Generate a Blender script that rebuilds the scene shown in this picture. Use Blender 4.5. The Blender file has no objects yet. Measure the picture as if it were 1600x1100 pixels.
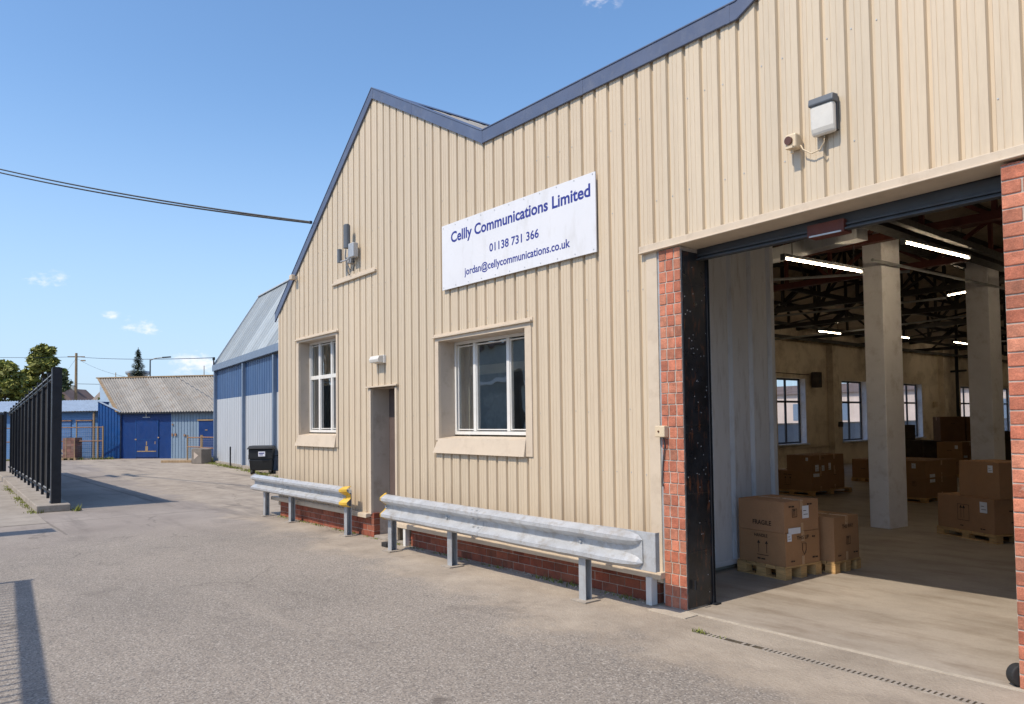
import bpy, bmesh, math, random
from mathutils import Vector, Matrix, noise
random.seed(7)
rad = math.radians
S = bpy.context.scene
C = S.collection

# ------------------------------------------------------------------ camera
def cam_axes(yaw, pitch, roll):
    f0 = Vector((-math.cos(yaw), math.sin(yaw), 0)); r0 = Vector((math.sin(yaw), math.cos(yaw), 0)); u0 = Vector((0, 0, 1))
    f = f0*math.cos(pitch) + u0*math.sin(pitch); u = u0*math.cos(pitch) - f0*math.sin(pitch)
    return r0*math.cos(roll) + u*math.sin(roll), u*math.cos(roll) - r0*math.sin(roll), f
R_, U_, F_ = cam_axes(0.68404971, 0.03759403, -0.01256758)
cd = bpy.data.cameras.new('camera'); cam = bpy.data.objects.new('camera', cd); C.objects.link(cam)
m = Matrix.Identity(4)
for i in range(3):
    m[i][0] = R_[i]; m[i][1] = U_[i]; m[i][2] = -F_[i]
m[2][3] = 1.7
cam.matrix_world = m
cd.sensor_width = 36; cd.lens = 1170.693/1600*36; cd.shift_y = (612.29-550)/1600
cd.clip_start = 0.05; cd.clip_end = 1500
S.camera = cam

# ------------------------------------------------------------------ light
SUN_EL, SUN_AZ = 52.0, 181.0        # azimuth measured from +Y, clockwise
w = bpy.data.worlds.new('World'); S.world = w; w.use_nodes = True
nt = w.node_tree; nt.nodes.clear(); N = nt.nodes; Lk = nt.links
out = N.new('ShaderNodeOutputWorld'); bg = N.new('ShaderNodeBackground'); sky = N.new('ShaderNodeTexSky')
sky.sky_type = 'NISHITA'; sky.sun_disc = False; sky.sun_elevation = rad(SUN_EL); sky.sun_rotation = rad(SUN_AZ)
sky.altitude = 0; sky.air_density = 1.0; sky.dust_density = 0.6; sky.ozone_density = 1.3
tc = N.new('ShaderNodeTexCoord'); nz = N.new('ShaderNodeTexNoise'); nz.inputs['Scale'].default_value = 38; nz.inputs['Detail'].default_value = 9
nz.inputs['Roughness'].default_value = 0.62
mpn = N.new('ShaderNodeMapping'); mpn.inputs['Scale'].default_value = (1, 1, 1.9)
Lk.new(tc.outputs['Generated'], mpn.inputs[0]); Lk.new(mpn.outputs[0], nz.inputs['Vector'])
prev = None
for d, rr in (((-.977, .125, .165), .030), ((-.968, .222, .118), .034), ((-.60, .63, .495), .035), ((-.955, .285, .075), .05), ((-.975, .19, .128), .016), ((-.985, .06, .09), .02), ((-.93, .18, .33), .0)):
    if rr == 0: continue
    v = Vector(d).normalized()
    dt = N.new('ShaderNodeVectorMath'); dt.operation = 'SUBTRACT'; dt.inputs[1].default_value = v
    Lk.new(tc.outputs['Generated'], dt.inputs[0])
    sc = N.new('ShaderNodeVectorMath'); sc.operation = 'MULTIPLY'; sc.inputs[1].default_value = (1, 1, 2.2); Lk.new(dt.outputs[0], sc.inputs[0])
    ln = N.new('ShaderNodeVectorMath'); ln.operation = 'LENGTH'; Lk.new(sc.outputs[0], ln.inputs[0])
    mr = N.new('ShaderNodeMapRange'); mr.inputs[1].default_value = 0; mr.inputs[2].default_value = rr; mr.inputs[3].default_value = 0.55; mr.inputs[4].default_value = 0
    Lk.new(ln.outputs['Value'], mr.inputs[0])
    if prev is None: prev = mr.outputs[0]
    else:
        mx = N.new('ShaderNodeMath'); mx.operation = 'MAXIMUM'; Lk.new(prev, mx.inputs[0]); Lk.new(mr.outputs[0], mx.inputs[1]); prev = mx.outputs[0]
nn = N.new('ShaderNodeMapRange'); nn.clamp = False; nn.inputs[1].default_value = .35; nn.inputs[2].default_value = .65; nn.inputs[3].default_value = .1; nn.inputs[4].default_value = .75; Lk.new(nz.outputs['Fac'], nn.inputs[0])
ad = N.new('ShaderNodeMath'); ad.operation = 'ADD'; Lk.new(prev, ad.inputs[0]); Lk.new(nn.outputs[0], ad.inputs[1])
ad2 = N.new('ShaderNodeMath'); ad2.operation = 'MULTIPLY'; Lk.new(prev, ad2.inputs[0]); ad2.inputs[1].default_value = 4; ad2.use_clamp = True
cr = N.new('ShaderNodeMapRange'); cr.interpolation_type = 'SMOOTHSTEP'; cr.inputs[1].default_value = 0.62; cr.inputs[2].default_value = 1.25; cr.inputs[3].default_value = 0; cr.inputs[4].default_value = 0.62
Lk.new(ad.outputs[0], cr.inputs[0])
cm = N.new('ShaderNodeMath'); cm.operation = 'MULTIPLY'; Lk.new(cr.outputs[0], cm.inputs[0]); Lk.new(ad2.outputs[0], cm.inputs[1])
gm = N.new('ShaderNodeHueSaturation'); gm.inputs['Saturation'].default_value = 1.15; gm.inputs['Value'].default_value = 1.12
Lk.new(sky.outputs[0], gm.inputs['Color'])
mixc = N.new('ShaderNodeMix'); mixc.data_type = 'RGBA'; mixc.inputs[7].default_value = (6.6, 6.2, 6.3, 1)
Lk.new(cm.outputs[0], mixc.inputs[0]); Lk.new(gm.outputs[0], mixc.inputs[6]); Lk.new(mixc.outputs[2], bg.inputs[0])
sz = N.new('ShaderNodeSeparateXYZ'); Lk.new(tc.outputs['Generated'], sz.inputs[0])
hz = N.new('ShaderNodeMapRange'); hz.interpolation_type = 'SMOOTHSTEP'; hz.inputs[1].default_value = -.05; hz.inputs[2].default_value = .42; hz.inputs[3].default_value = .85; hz.inputs[4].default_value = 0; Lk.new(sz.outputs[2], hz.inputs[0])
hm = N.new('ShaderNodeMix'); hm.data_type = 'RGBA'; hm.inputs[7].default_value = (2.45, 3.45, 4.95, 1); Lk.new(hz.outputs[0], hm.inputs[0]); Lk.new(gm.outputs[0], hm.inputs[6]); Lk.new(hm.outputs[2], mixc.inputs[6])
bg.inputs[1].default_value = 0.15
Lk.new(bg.outputs[0], out.inputs[0])
sl = bpy.data.lights.new('sun', 'SUN'); sl.energy = 3.5; sl.angle = rad(0.53); sl.color = (1.0, .885, .73)
so = bpy.data.objects.new('sun', sl); C.objects.link(so)
sd = Vector((math.sin(rad(SUN_AZ))*math.cos(rad(SUN_EL)), math.cos(rad(SUN_AZ))*math.cos(rad(SUN_EL)), math.sin(rad(SUN_EL))))
so.rotation_euler = sd.to_track_quat('Z', 'Y').to_euler()
S.view_settings.view_transform = 'Standard'; S.view_settings.look = 'None'; S.view_settings.gamma = 1; S.view_settings.exposure = 0.36
S.render.engine = 'CYCLES'
S.cycles.max_bounces = 8; S.cycles.diffuse_bounces = 5; S.cycles.sample_clamp_indirect = 6

# ------------------------------------------------------------------ materials
def mat(name, col, rough=.7, metal=0., var=.12, vscale=6., stretch=(1, 1, 1), dirt=None, dirt_amt=.5, dirt_scale=3., dirt_lo=.52, dirt_hi=.75,
        bump=0., bscale=60., ground=None, tint=False, spec=.5, fine=0., fscale=200., dstretch=None):
    m = bpy.data.materials.new(name); m.use_nodes = True; nt = m.node_tree; n = nt.nodes; l = nt.links
    b = n['Principled BSDF']; b.inputs['Roughness'].default_value = rough; b.inputs['Metallic'].default_value = metal
    b.inputs['Specular IOR Level'].default_value = spec
    tc = n.new('ShaderNodeTexCoord'); mp = n.new('ShaderNodeMapping'); mp.inputs['Scale'].default_value = stretch; l.new(tc.outputs['Object'], mp.inputs[0])
    def noisen(scale, det=6, vec=None, ro=.6):
        q = n.new('ShaderNodeTexNoise'); q.inputs['Scale'].default_value = scale; q.inputs['Detail'].default_value = det; q.inputs['Roughness'].default_value = ro
        l.new(vec or mp.outputs[0], q.inputs['Vector']); return q.outputs['Fac']
    def rng(s, a, b_, c, d):
        q = n.new('ShaderNodeMapRange'); q.inputs[1].default_value = a; q.inputs[2].default_value = b_; q.inputs[3].default_value = c; q.inputs[4].default_value = d; l.new(s, q.inputs[0]); return q.outputs[0]
    def mul(a, f):
        q = n.new('ShaderNodeVectorMath'); q.operation = 'SCALE'; l.new(a, q.inputs[0]); l.new(f, q.inputs[3]); return q.outputs[0]
    rgb = n.new('ShaderNodeRGB'); rgb.outputs[0].default_value = (*col, 1); c = rgb.outputs[0]
    if tint:
        at = n.new('ShaderNodeAttribute'); at.attribute_name = 'tint'
        q = n.new('ShaderNodeVectorMath'); q.operation = 'MULTIPLY'; l.new(c, q.inputs[0]); l.new(at.outputs['Color'], q.inputs[1]); c = q.outputs[0]
    if var: c = mul(c, rng(noisen(vscale), .3, .7, 1-var, 1+var))
    if fine: c = mul(c, rng(noisen(fscale, 3), .35, .65, 1-fine, 1+fine))
    if dirt:
        dm = n.new('ShaderNodeMapping'); dm.inputs['Scale'].default_value = dstretch or stretch; l.new(tc.outputs['Object'], dm.inputs[0])
        f = rng(noisen(dirt_scale, 9, dm.outputs[0], .68), dirt_lo, dirt_hi, 0, dirt_amt)
        q = n.new('ShaderNodeMix'); q.data_type = 'RGBA'; q.inputs[7].default_value = (*dirt, 1); l.new(f, q.inputs[0]); l.new(c, q.inputs[6]); c = q.outputs[2]
    if ground:   # splash-back grime, ragged, just above the ground
        sx = n.new('ShaderNodeSeparateXYZ'); l.new(tc.outputs['Object'], sx.inputs[0])
        a_ = n.new('ShaderNodeMath'); a_.operation = 'MULTIPLY_ADD'; l.new(noisen(2.2, 8), a_.inputs[0]); a_.inputs[1].default_value = -1.5; l.new(sx.outputs[2], a_.inputs[2])
        f = rng(a_.outputs[0], -.62, .12, .55, 0)
        q = n.new('ShaderNodeMix'); q.data_type = 'RGBA'; q.inputs[7].default_value = (*ground, 1); l.new(f, q.inputs[0]); l.new(c, q.inputs[6]); c = q.outputs[2]
    l.new(c, b.inputs['Base Color'])
    l.new(rng(noisen(vscale*2.3), .3, .7, max(rough-.1, .05), min(rough+.1, 1)), b.inputs['Roughness'])
    if bump:
        bp = n.new('ShaderNodeBump'); bp.inputs['Strength'].default_value = 1; bp.inputs['Distance'].default_value = bump
        l.new(noisen(bscale, 4), bp.inputs['Height']); l.new(bp.outputs[0], b.inputs['Normal'])
    return m

M = {}
M['clad'] = mat('beige_painted_steel', (.558, .463, .338), .48, var=.05, vscale=1.4, stretch=(1.2, 1, .12), dirt=(.36, .27, .18), dirt_amt=.38, dirt_scale=7, dstretch=(1.6, 1, .10), dirt_lo=.52, dirt_hi=.8, bump=.006, bscale=1.6, fine=.03, fscale=40, ground=(.33, .25, .17), tint=True)
M['trim'] = mat('beige_trim', (.56, .466, .355), .5, var=.06, vscale=3, dirt=(.33, .25, .17), dirt_amt=.45, dirt_scale=5, bump=.002, bscale=4)
M['reveal'] = mat('beige_reveal', (.46, .39, .315), .6, var=.08, vscale=2.5, dirt=(.25, .19, .13), dirt_amt=.6, dirt_scale=4)
M['fascia'] = mat('navy_flashing', (.085, .108, .175), .42, var=.10, vscale=2.5, dirt=(.24, .25, .27), dirt_amt=.25, dirt_scale=6)
M['brick'] = mat('red_brick', (.44, .155, .092), .85, var=.28, vscale=14, dirt=(.62, .50, .42), dirt_amt=.55, dirt_scale=9, dirt_lo=.62, dirt_hi=.74, bump=.004, bscale=70, tint=True, fine=.16, fscale=120)
M['plinth'] = mat('shade_darkened_brick', (.27, .075, .040), .85, var=.25, vscale=10, dirt=(.09, .05, .035), dirt_amt=.6, dirt_scale=6, bump=.004, bscale=70, tint=True, fine=.16, fscale=120)  # brick colour darkened to paint in the shade along the wall foot
M['brownbrick'] = mat('brown_brick', (.22, .125, .10), .9, var=.2, vscale=8, tint=True)
M['mortar'] = mat('mortar', (.42, .36, .31), .95, var=.2, vscale=20, dirt=(.2, .16, .13), dirt_amt=.5, dirt_scale=8, bump=.003, bscale=90)
M['galv'] = mat('galvanised_steel', (.47, .485, .50), .42, metal=.3, var=.12, vscale=5, dirt=(.30, .26, .21), dirt_amt=.6, dirt_scale=9, dirt_lo=.5, dirt_hi=.68, bump=.0012, bscale=14, fine=.05, fscale=60)
M['galvpost'] = mat('galvanised_post', (.42, .44, .46), .5, metal=.4, var=.15, vscale=6, dirt=(.30, .20, .13), dirt_amt=.45, dirt_scale=7)
M['yellow'] = mat('yellow_paint', (.66, .41, .045), .5, var=.1, dirt=(.4, .25, .08), dirt_amt=.5, dirt_scale=9)
M['black'] = mat('black_paint', (.016, .018, .023), .5, var=.3, vscale=5, spec=.3)
M['blackpanel'] = mat('black_door_plate', (.016, .018, .022), .34, var=.5, vscale=5, dirt=(.17, .062, .028), dirt_amt=.85, dirt_scale=7, dirt_lo=.55, dirt_hi=.66, dstretch=(3, 2.5, .6), bump=.003, bscale=8)
M['fenceblack'] = mat('black_fence_panel', (.04, .04, .042), .95, var=.3, vscale=4, stretch=(1, 1, .2), spec=.05)
M['steel'] = mat('grey_steel', (.055, .062, .072), .45, metal=.3, var=.15, vscale=5, dirt=(.10, .06, .04), dirt_amt=.4, dirt_scale=6)
M['rust'] = mat('rusty_steel', (.24, .125, .065), .8, var=.3, vscale=12, dirt=(.45, .38, .3), dirt_amt=.5, dirt_scale=10)
M['redox'] = mat('red_oxide_steel', (.115, .032, .024), .6, var=.25, vscale=6)
M['darksteel'] = mat('dark_truss_steel', (.020, .019, .018), .6, var=.25, vscale=6)
M['white'] = mat('white_paint', (.66, .655, .63), .42, var=.04, vscale=6, dirt=(.5, .44, .38), dirt_amt=.3, dirt_scale=8)
M['signface'] = mat('sign_white', (.66, .665, .69), .35, var=.02, vscale=2, dirt=(.50, .49, .47), dirt_amt=.5, dirt_scale=3.5, dstretch=(1.5, 1, .5))
M['ink'] = mat('sign_blue_ink', (.018, .028, .22), .5, var=.05)
M['whitepanel'] = mat('white_panel', (.62, .64, .67), .6, var=.07, vscale=3, stretch=(1, 1, .3), dirt=(.24, .21, .19), dirt_amt=.55, dirt_scale=5, dstretch=(2, 2, .4))
M['column'] = mat('white_column_paint', (.82, .82, .85), .8, var=.06, vscale=3, dirt=(.34, .29, .25), dirt_amt=.5, dirt_scale=4, bump=.004, bscale=9)
M['plaster'] = mat('cream_plaster', (.70, .62, .50), .9, var=.16, vscale=.8, dirt=(.17, .125, .085), dirt_amt=.7, dirt_scale=1.2, dirt_lo=.48, dirt_hi=.74, bump=.004, bscale=5)
M['ceil'] = mat('ceiling_board', (.50, .43, .345), .9, var=.2, vscale=.8, dirt=(.11, .08, .055), dirt_amt=.7, dirt_scale=1.1)
M['office'] = mat('office_wall', (.38, .39, .355), .9, var=.3, vscale=2)
M['blind'] = mat('pale_blind', (.50, .52, .47), .8, var=.08, vscale=5, stretch=(3, 3, .3))
M['doorpaint'] = mat('brown_door_paint', (.115, .085, .078), .5, var=.12, vscale=4, dirt=(.2, .16, .14), dirt_amt=.3)
M['card'] = mat('cardboard', (.36, .20, .10), .82, var=.08, vscale=3, tint=True, dirt=(.28, .15, .075), dirt_amt=.35, dirt_scale=4, fine=.04, fscale=80)
M['tape'] = mat('packing_tape', (.48, .31, .18), .3, var=.05)
M['paper'] = mat('paper_label', (.72, .74, .80), .6, var=.05)
M['print'] = mat('black_print', (.035, .022, .014), .8, var=.1)
M['pallet'] = mat('pallet_wood', (.50, .31, .13), .8, var=.25, vscale=8, stretch=(1, 1, 6), dirt=(.25, .15, .07), dirt_amt=.5, dirt_scale=6, tint=True)
M['darkbox'] = mat('dark_crate', (.045, .036, .030), .8, var=.3, vscale=5, dirt=(.12, .09, .06), dirt_amt=.5)
M['navy'] = mat('navy_cladding', (.038, .088, .20), .5, var=.12, vscale=2, stretch=(1, 1, .2), dirt=(.13, .19, .32), dirt_amt=.35)
M['paleclad'] = mat('pale_grey_cladding', (.42, .45, .485), .5, var=.05, vscale=2, stretch=(1.5, 1, .2), dirt=(.33, .37, .42), dirt_amt=.4)
M['antenna'] = mat('grey_antenna_plastic', (.10, .115, .135), .5, var=.1)
M['slate'] = mat('slate_blue_beam', (.15, .20, .28), .5, var=.1)
M['roofgrey'] = mat('grey_roof_sheet', (.30, .33, .34), .5, var=.08, vscale=2, tint=True, dirt=(.21, .22, .20), dirt_amt=.5)
M['roofold'] = mat('weathered_roof_sheet', (.30, .285, .26), .75, var=.16, vscale=2.5, dirt=(.25, .155, .08), dirt_amt=.6, dirt_scale=3, dirt_lo=.55, dirt_hi=.72, tint=True)
M['roofblue'] = mat('pale_blue_roof_sheet', (.34, .42, .52), .5, var=.12, vscale=3)
M['royal'] = mat('royal_blue_cladding', (.005, .058, .21), .42, var=.12, vscale=2)
M['royal2'] = mat('royal_blue_door', (.003, .034, .155), .4, var=.12, vscale=2)
M['midblue'] = mat('faded_blue_wall', (.08, .19, .38), .6, var=.12, vscale=2)
M['shutblue'] = mat('faded_blue_shutter', (.075, .16, .33), .5, var=.12, vscale=2)
M['paleblue'] = mat('pale_blue_cladding', (.20, .28, .37), .6, var=.1, vscale=2, stretch=(1, 1, .3), dirt=(.14, .17, .20), dirt_amt=.5)
M['timber'] = mat('weathered_timber', (.30, .21, .12), .85, var=.3, vscale=8, stretch=(1, 1, .2))
M['conc'] = mat('weathered_concrete', (.30, .265, .225), .9, var=.2, vscale=4, dirt=(.13, .11, .085), dirt_amt=.6, dirt_scale=5, bump=.006, bscale=30)
M['concdark'] = mat('dark_weathered_concrete', (.17, .15, .13), .9, var=.2, vscale=4, bump=.004, bscale=30)
M['grass'] = mat('dry_grass', (.17, .19, .035), .9, var=.45, vscale=14)
M['leafA'] = mat('olive_leaves', (.21, .215, .045), .7, var=.5, vscale=1.3, tint=True)
M['leafB'] = mat('dark_green_leaves', (.065, .085, .035), .7, var=.4, vscale=1.5, tint=True)
M['spruce'] = mat('spruce_needles', (.10, .12, .07), .8, var=.4, vscale=3, tint=True)
M['bark'] = mat('bark', (.10, .07, .05), .95, var=.3, vscale=8)
M['lampwhite'] = mat('lamp_diffuser', (.62, .60, .55), .35, var=.08, vscale=9, dirt=(.45, .38, .28), dirt_amt=.4, dirt_scale=10)
M['rubber'] = mat('rubber', (.02, .02, .02), .7)
M['lens'] = mat('dark_lens', (.10, .04, .02), .15)
M['binplastic'] = mat('bin_plastic', (.012, .015, .018), .45, var=.25, vscale=4)
M['cream'] = mat('cream_plastic', (.60, .49, .34), .45, var=.05)
M['pinkwall'] = mat('pale_pink_render', (.58, .47, .42), .9, var=.12, vscale=.5)
M['offdark'] = mat('grey_render', (.30, .32, .30), .9, var=.15, vscale=.5)
M['rooftile'] = mat('brown_roof_tile', (.14, .10, .09), .9, var=.25, vscale=1)
M['dome'] = mat('pale_dish', (.42, .50, .58), .5, var=.08)
M['soil'] = mat('dark_soil', (.07, .055, .035), .95, var=.4, vscale=12)

def emis(name, col, s):
    m = bpy.data.materials.new(name); m.use_nodes = True; b = m.node_tree.nodes['Principled BSDF']
    b.inputs['Base Color'].default_value = (.8, .8, .8, 1); b.inputs['Emission Color'].default_value = (*col, 1); b.inputs['Emission Strength'].default_value = s
    return m
M['tube'] = emis('fluorescent_tube', (1.0, .78, .52), 46)
def glass(name, tint, refl):
    m = bpy.data.materials.new(name); m.use_nodes = True; nt = m.node_tree; n = nt.nodes; l = nt.links; n.clear()
    o = n.new('ShaderNodeOutputMaterial'); t = n.new('ShaderNodeBsdfTransparent'); t.inputs[0].default_value = (*tint, 1)
    g = n.new('ShaderNodeBsdfGlossy'); g.inputs['Roughness'].default_value = .015; g.inputs[0].default_value = (.95, .98, 1, 1)
    f = n.new('ShaderNodeFresnel'); f.inputs[0].default_value = refl
    tc = n.new('ShaderNodeTexCoord'); nz = n.new('ShaderNodeTexNoise'); nz.inputs['Scale'].default_value = 1.7; l.new(tc.outputs['Object'], nz.inputs['Vector'])
    bp = n.new('ShaderNodeBump'); bp.inputs['Distance'].default_value = .006; bp.inputs['Strength'].default_value = 1; l.new(nz.outputs['Fac'], bp.inputs['Height']); l.new(bp.outputs[0], g.inputs['Normal'])
    x = n.new('ShaderNodeMixShader'); l.new(f.outputs[0], x.inputs[0]); l.new(t.outputs[0], x.inputs[1]); l.new(g.outputs[0], x.inputs[2]); l.new(x.outputs[0], o.inputs[0])
    return m
M['glass'] = glass('window_glass', (.80, .86, .84), 4.6)
M['glass2'] = glass('hall_window_glass', (.80, .86, .9), 1.5)

# ground materials ------------------------------------------------------
def asphalt_mat():
    m = bpy.data.materials.new('asphalt'); m.use_nodes = True; nt = m.node_tree; n = nt.nodes; l = nt.links
    b = n['Principled BSDF']; b.inputs['Roughness'].default_value = .88; b.inputs['Specular IOR Level'].default_value = .3
    tc = n.new('ShaderNodeTexCoord'); P = tc.outputs['Object']
    def nz(s, d=5, r=.6, vec=None):
        q = n.new('ShaderNodeTexNoise'); q.inputs['Scale'].default_value = s; q.inputs['Detail'].default_value = d; q.inputs['Roughness'].default_value = r; l.new(vec or P, q.inputs['Vector']); return q.outputs['Fac']
    def rng(s, a, b_, c, d, smooth=False):
        q = n.new('ShaderNodeMapRange'); q.inputs[1].default_value = a; q.inputs[2].default_value = b_; q.inputs[3].default_value = c; q.inputs[4].default_value = d; l.new(s, q.inputs[0])
        if smooth: q.interpolation_type = 'SMOOTHSTEP'
        return q.outputs[0]
    def mix(f, a, c):
        q = n.new('ShaderNodeMix'); q.data_type = 'RGBA'
        l.new(f, q.inputs[0])
        for s, i in ((a, 6), (c, 7)):
            if isinstance(s, tuple): q.inputs[i].default_value = (*s, 1)
            else: l.new(s, q.inputs[i])
        return q.outputs[2]
    def mm(op, a, b_):
        q = n.new('ShaderNodeMath'); q.operation = op
        for i, s in enumerate((a, b_)):
            if isinstance(s, (int, float)): q.inputs[i].default_value = s
            else: l.new(s, q.inputs[i])
        return q.outputs[0]
    sx = n.new('ShaderNodeSeparateXYZ'); l.new(P, sx.inputs[0]); X, Y = sx.outputs[0], sx.outputs[1]
    c = mix(rng(nz(.35, 6), .35, .65, 0, 1), (.232, .207, .180), (.30, .265, .228))
    # fine aggregate: pale and dark stones
    vo = n.new('ShaderNodeTexVoronoi'); vo.inputs['Scale'].default_value = 85; l.new(P, vo.inputs['Vector'])
    sp = n.new('ShaderNodeSeparateColor'); l.new(vo.outputs['Color'], sp.inputs[0])
    c = mix(rng(sp.outputs[0], .78, .82, 0, .6), c, (.42, .39, .35))
    c = mix(rng(sp.outputs[1], .72, .78, 0, .55), c, (.095, .088, .085))
    c = mix(rng(nz(55, 3), .5, .62, 0, .35), c, (.11, .10, .095))
    # yard concrete further away
    far = rng(mm('ADD', mm('MULTIPLY', X, -1), mm('MULTIPLY', nz(.25, 4), 5)), 13.5, 17.5, 0, 1, True)
    cc = mix(rng(nz(.5, 8, .65), .35, .68, 0, 1), (.315, .278, .245), (.225, .195, .172))
    c = mix(far, c, cc)
    # worn concrete strip along the wall
    yy = mm('ADD', Y, mm('MULTIPLY', mm('SUBTRACT', nz(.9, 8, .7), .5), 2.6))
    lim = mm('ADD', mm('MULTIPLY', X, -.06), 3.9)
    ap = rng(mm('SUBTRACT', yy, lim), -.25, .35, 0, 1, True)
    ca = mix(rng(nz(1.6, 8, .7), .36, .64, 0, 1), (.40, .345, .28), (.27, .228, .182))
    c = mix(mm('MULTIPLY', ap, .85), c, ca)
    # dust streaks, stains
    mp = n.new('ShaderNodeMapping'); mp.inputs['Scale'].default_value = (.22, 1.3, 1); l.new(P, mp.inputs[0])
    c = mix(rng(nz(1.1, 8, .7, mp.outputs[0]), .56, .72, 0, .4), c, (.37, .325, .275))
    c = mix(rng(nz(.8, 8, .7), .58, .72, 0, .5), c, (.12, .105, .095))
    c = mix(rng(nz(2.6, 8, .75), .56, .70, 0, .35), c, (.14, .12, .105))
    c = mix(rng(nz(3.4, 6, .7), .60, .72, 0, .3), c, (.42, .38, .32))
    mp2 = n.new('ShaderNodeMapping'); mp2.inputs['Rotation'].default_value = (0, 0, rad(38)); mp2.inputs['Scale'].default_value = (.16, 1.5, 1); l.new(P, mp2.inputs[0])
    c = mix(mm('MULTIPLY', rng(nz(1.3, 7, .65, mp2.outputs[0]), .52, .66, 0, .5), far), c, (.13, .112, .10))
    # oil spot in the foreground
    dd = n.new('ShaderNodeVectorMath'); dd.operation = 'DISTANCE'; l.new(P, dd.inputs[0]); dd.inputs[1].default_value = (-3.88, 2.58, 0)
    c = mix(rng(mm('ADD', dd.outputs['Value'], mm('MULTIPLY', nz(9, 5), .16)), .12, .17, .55, 0), c, (.075, .062, .055))
    # cracks
    wv = n.new('ShaderNodeMapping'); wv.inputs['Scale'].default_value = (.28, .5, 1); l.new(P, wv.inputs[0])
    wn = n.new('ShaderNodeTexNoise'); wn.inputs['Scale'].default_value = 2.2; wn.inputs['Detail'].default_value = 6; l.new(P, wn.inputs['Vector'])
    va = n.new('ShaderNodeVectorMath'); va.operation = 'MULTIPLY_ADD'; l.new(wn.outputs['Color'], va.inputs[0]); va.inputs[1].default_value = (.35, .35, 0); l.new(wv.outputs[0], va.inputs[2])
    v2 = n.new('ShaderNodeTexVoronoi'); v2.feature = 'DISTANCE_TO_EDGE'; v2.inputs['Scale'].default_value = .95; l.new(va.outputs[0], v2.inputs['Vector'])
    crk = mm('MULTIPLY', rng(v2.outputs['Distance'], 0, .010, 1, 0), rng(nz(.6, 3), .47, .58, 0, .75))
    crk = mm('MULTIPLY', crk, rng(mm('MULTIPLY', X, -1), 4.5, 9, .1, .6))
    c = mix(crk, c, (.07, .06, .05))
    # construction joints of the yard
    def joint(expr, w_, a):
        nonlocal c
        q = n.new('ShaderNodeMath'); q.operation = 'ABSOLUTE'; l.new(expr, q.inputs[0])
        c = mix(rng(q.outputs[0], w_*.4, w_, a, 0), c, (.10, .085, .07))
    wob = mm('MULTIPLY', mm('SUBTRACT', nz(1.1, 4), .5), .12)
    joint(mm('ADD', mm('SUBTRACT', Y, 4.35), mm('ADD', wob, mm('MULTIPLY', rng(X, -18, -17.9, 0, 1), 50))), .05, .55)
    joint(mm('ADD', mm('SUBTRACT', X, -15.35), wob), .05, .35)
    joint(mm('ADD', mm('SUBTRACT', Y, 2.02), mm('ADD', wob, mm('MULTIPLY', rng(X, -13.5, -13.4, 0, 1), 50))), .03, .5)
    l.new(c, b.inputs['Base Color'])
    bp = n.new('ShaderNodeBump'); bp.inputs['Strength'].default_value = 1; bp.inputs['Distance'].default_value = .009
    h = mm('ADD', mm('MULTIPLY', nz(48, 4), rng(far, 0, 1, 1, .35)), mm('MULTIPLY', nz(7, 5), .8)); h = mm('SUBTRACT', h, mm('MULTIPLY', crk, 1.0))
    l.new(h, bp.inputs['Height']); l.new(bp.outputs[0], b.inputs['Normal'])
    return m
M['asphalt'] = asphalt_mat()
M['floor'] = mat('worn_concrete_floor', (.345, .30, .25), .62, var=.14, vscale=1.2, dirt=(.17, .128, .09), dirt_amt=.68, dirt_scale=1.6, dirt_lo=.46, dirt_hi=.72, dstretch=(.7, 2.2, 1), bump=.002, bscale=20, fine=.05, fscale=60)
M['pave'] = mat('pavement_concrete', (.30, .265, .225), .9, var=.16, vscale=2, dirt=(.16, .135, .11), dirt_amt=.5, dirt_scale=2.5, bump=.004, bscale=50)
M['nosing'] = mat('slab_edge', (.42, .37, .30), .9, var=.15, vscale=6, dirt=(.2, .16, .12), dirt_amt=.5, dirt_scale=9)

# ------------------------------------------------------------------ helpers
def thing(name, label, cat, loc=(0, 0, 0), rz=0., group=None):
    o = bpy.data.objects.new(name, None); C.objects.link(o); o.location = loc; o.rotation_euler = (0, 0, rz); o.empty_display_size = .2
    o['label'] = label; o['category'] = cat
    if group: o['group'] = group
    return o
def link(name, me, parent=None):
    o = bpy.data.objects.new(name, me); C.objects.link(o)
    if parent: o.parent = parent
    return o
def obj(name, bm, m, parent=None, world=False, smooth=False, bevel=0, loc=None):
    """world=True: vertices given in world space, shifted under the (unrotated) parent"""
    if world and parent:
        p = parent; off = Vector((0, 0, 0))
        while p: off += Vector(p.location); p = p.parent
        bmesh.ops.translate(bm, vec=-off, verts=bm.verts)
    if name in SPLIT:
        seen = set(); isl = []
        for v in bm.verts:
            if v in seen: continue
            st = [v]; seen.add(v); cur = []
            while st:
                a_ = st.pop(); cur.append(a_)
                for e_ in a_.link_edges:
                    o_ = e_.other_vert(a_)
                    if o_ not in seen: seen.add(o_); st.append(o_)
            isl.append(cur)
        if 1 < len(isl) <= 100:
            for cur in isl:
                nb = bmesh.new(); TL = bm.loops.layers.float_color.get('tint'); NL = nb.loops.layers.float_color.new('tint') if TL else None; mp = {v: nb.verts.new(v.co) for v in cur}; fs = set(f for v in cur for f in v.link_faces)
                for f in fs:
                    nf = nb.faces.new([mp[v] for v in f.verts]); nf.material_index = f.material_index
                    if TL:
                        for la, lb in zip(f.loops, nf.loops): lb[NL] = la[TL]
                last = obj1(name, nb, m, parent, smooth, bevel, loc)
            bm.free(); return last
    return obj1(name, bm, m, parent, smooth, bevel, loc)
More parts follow.
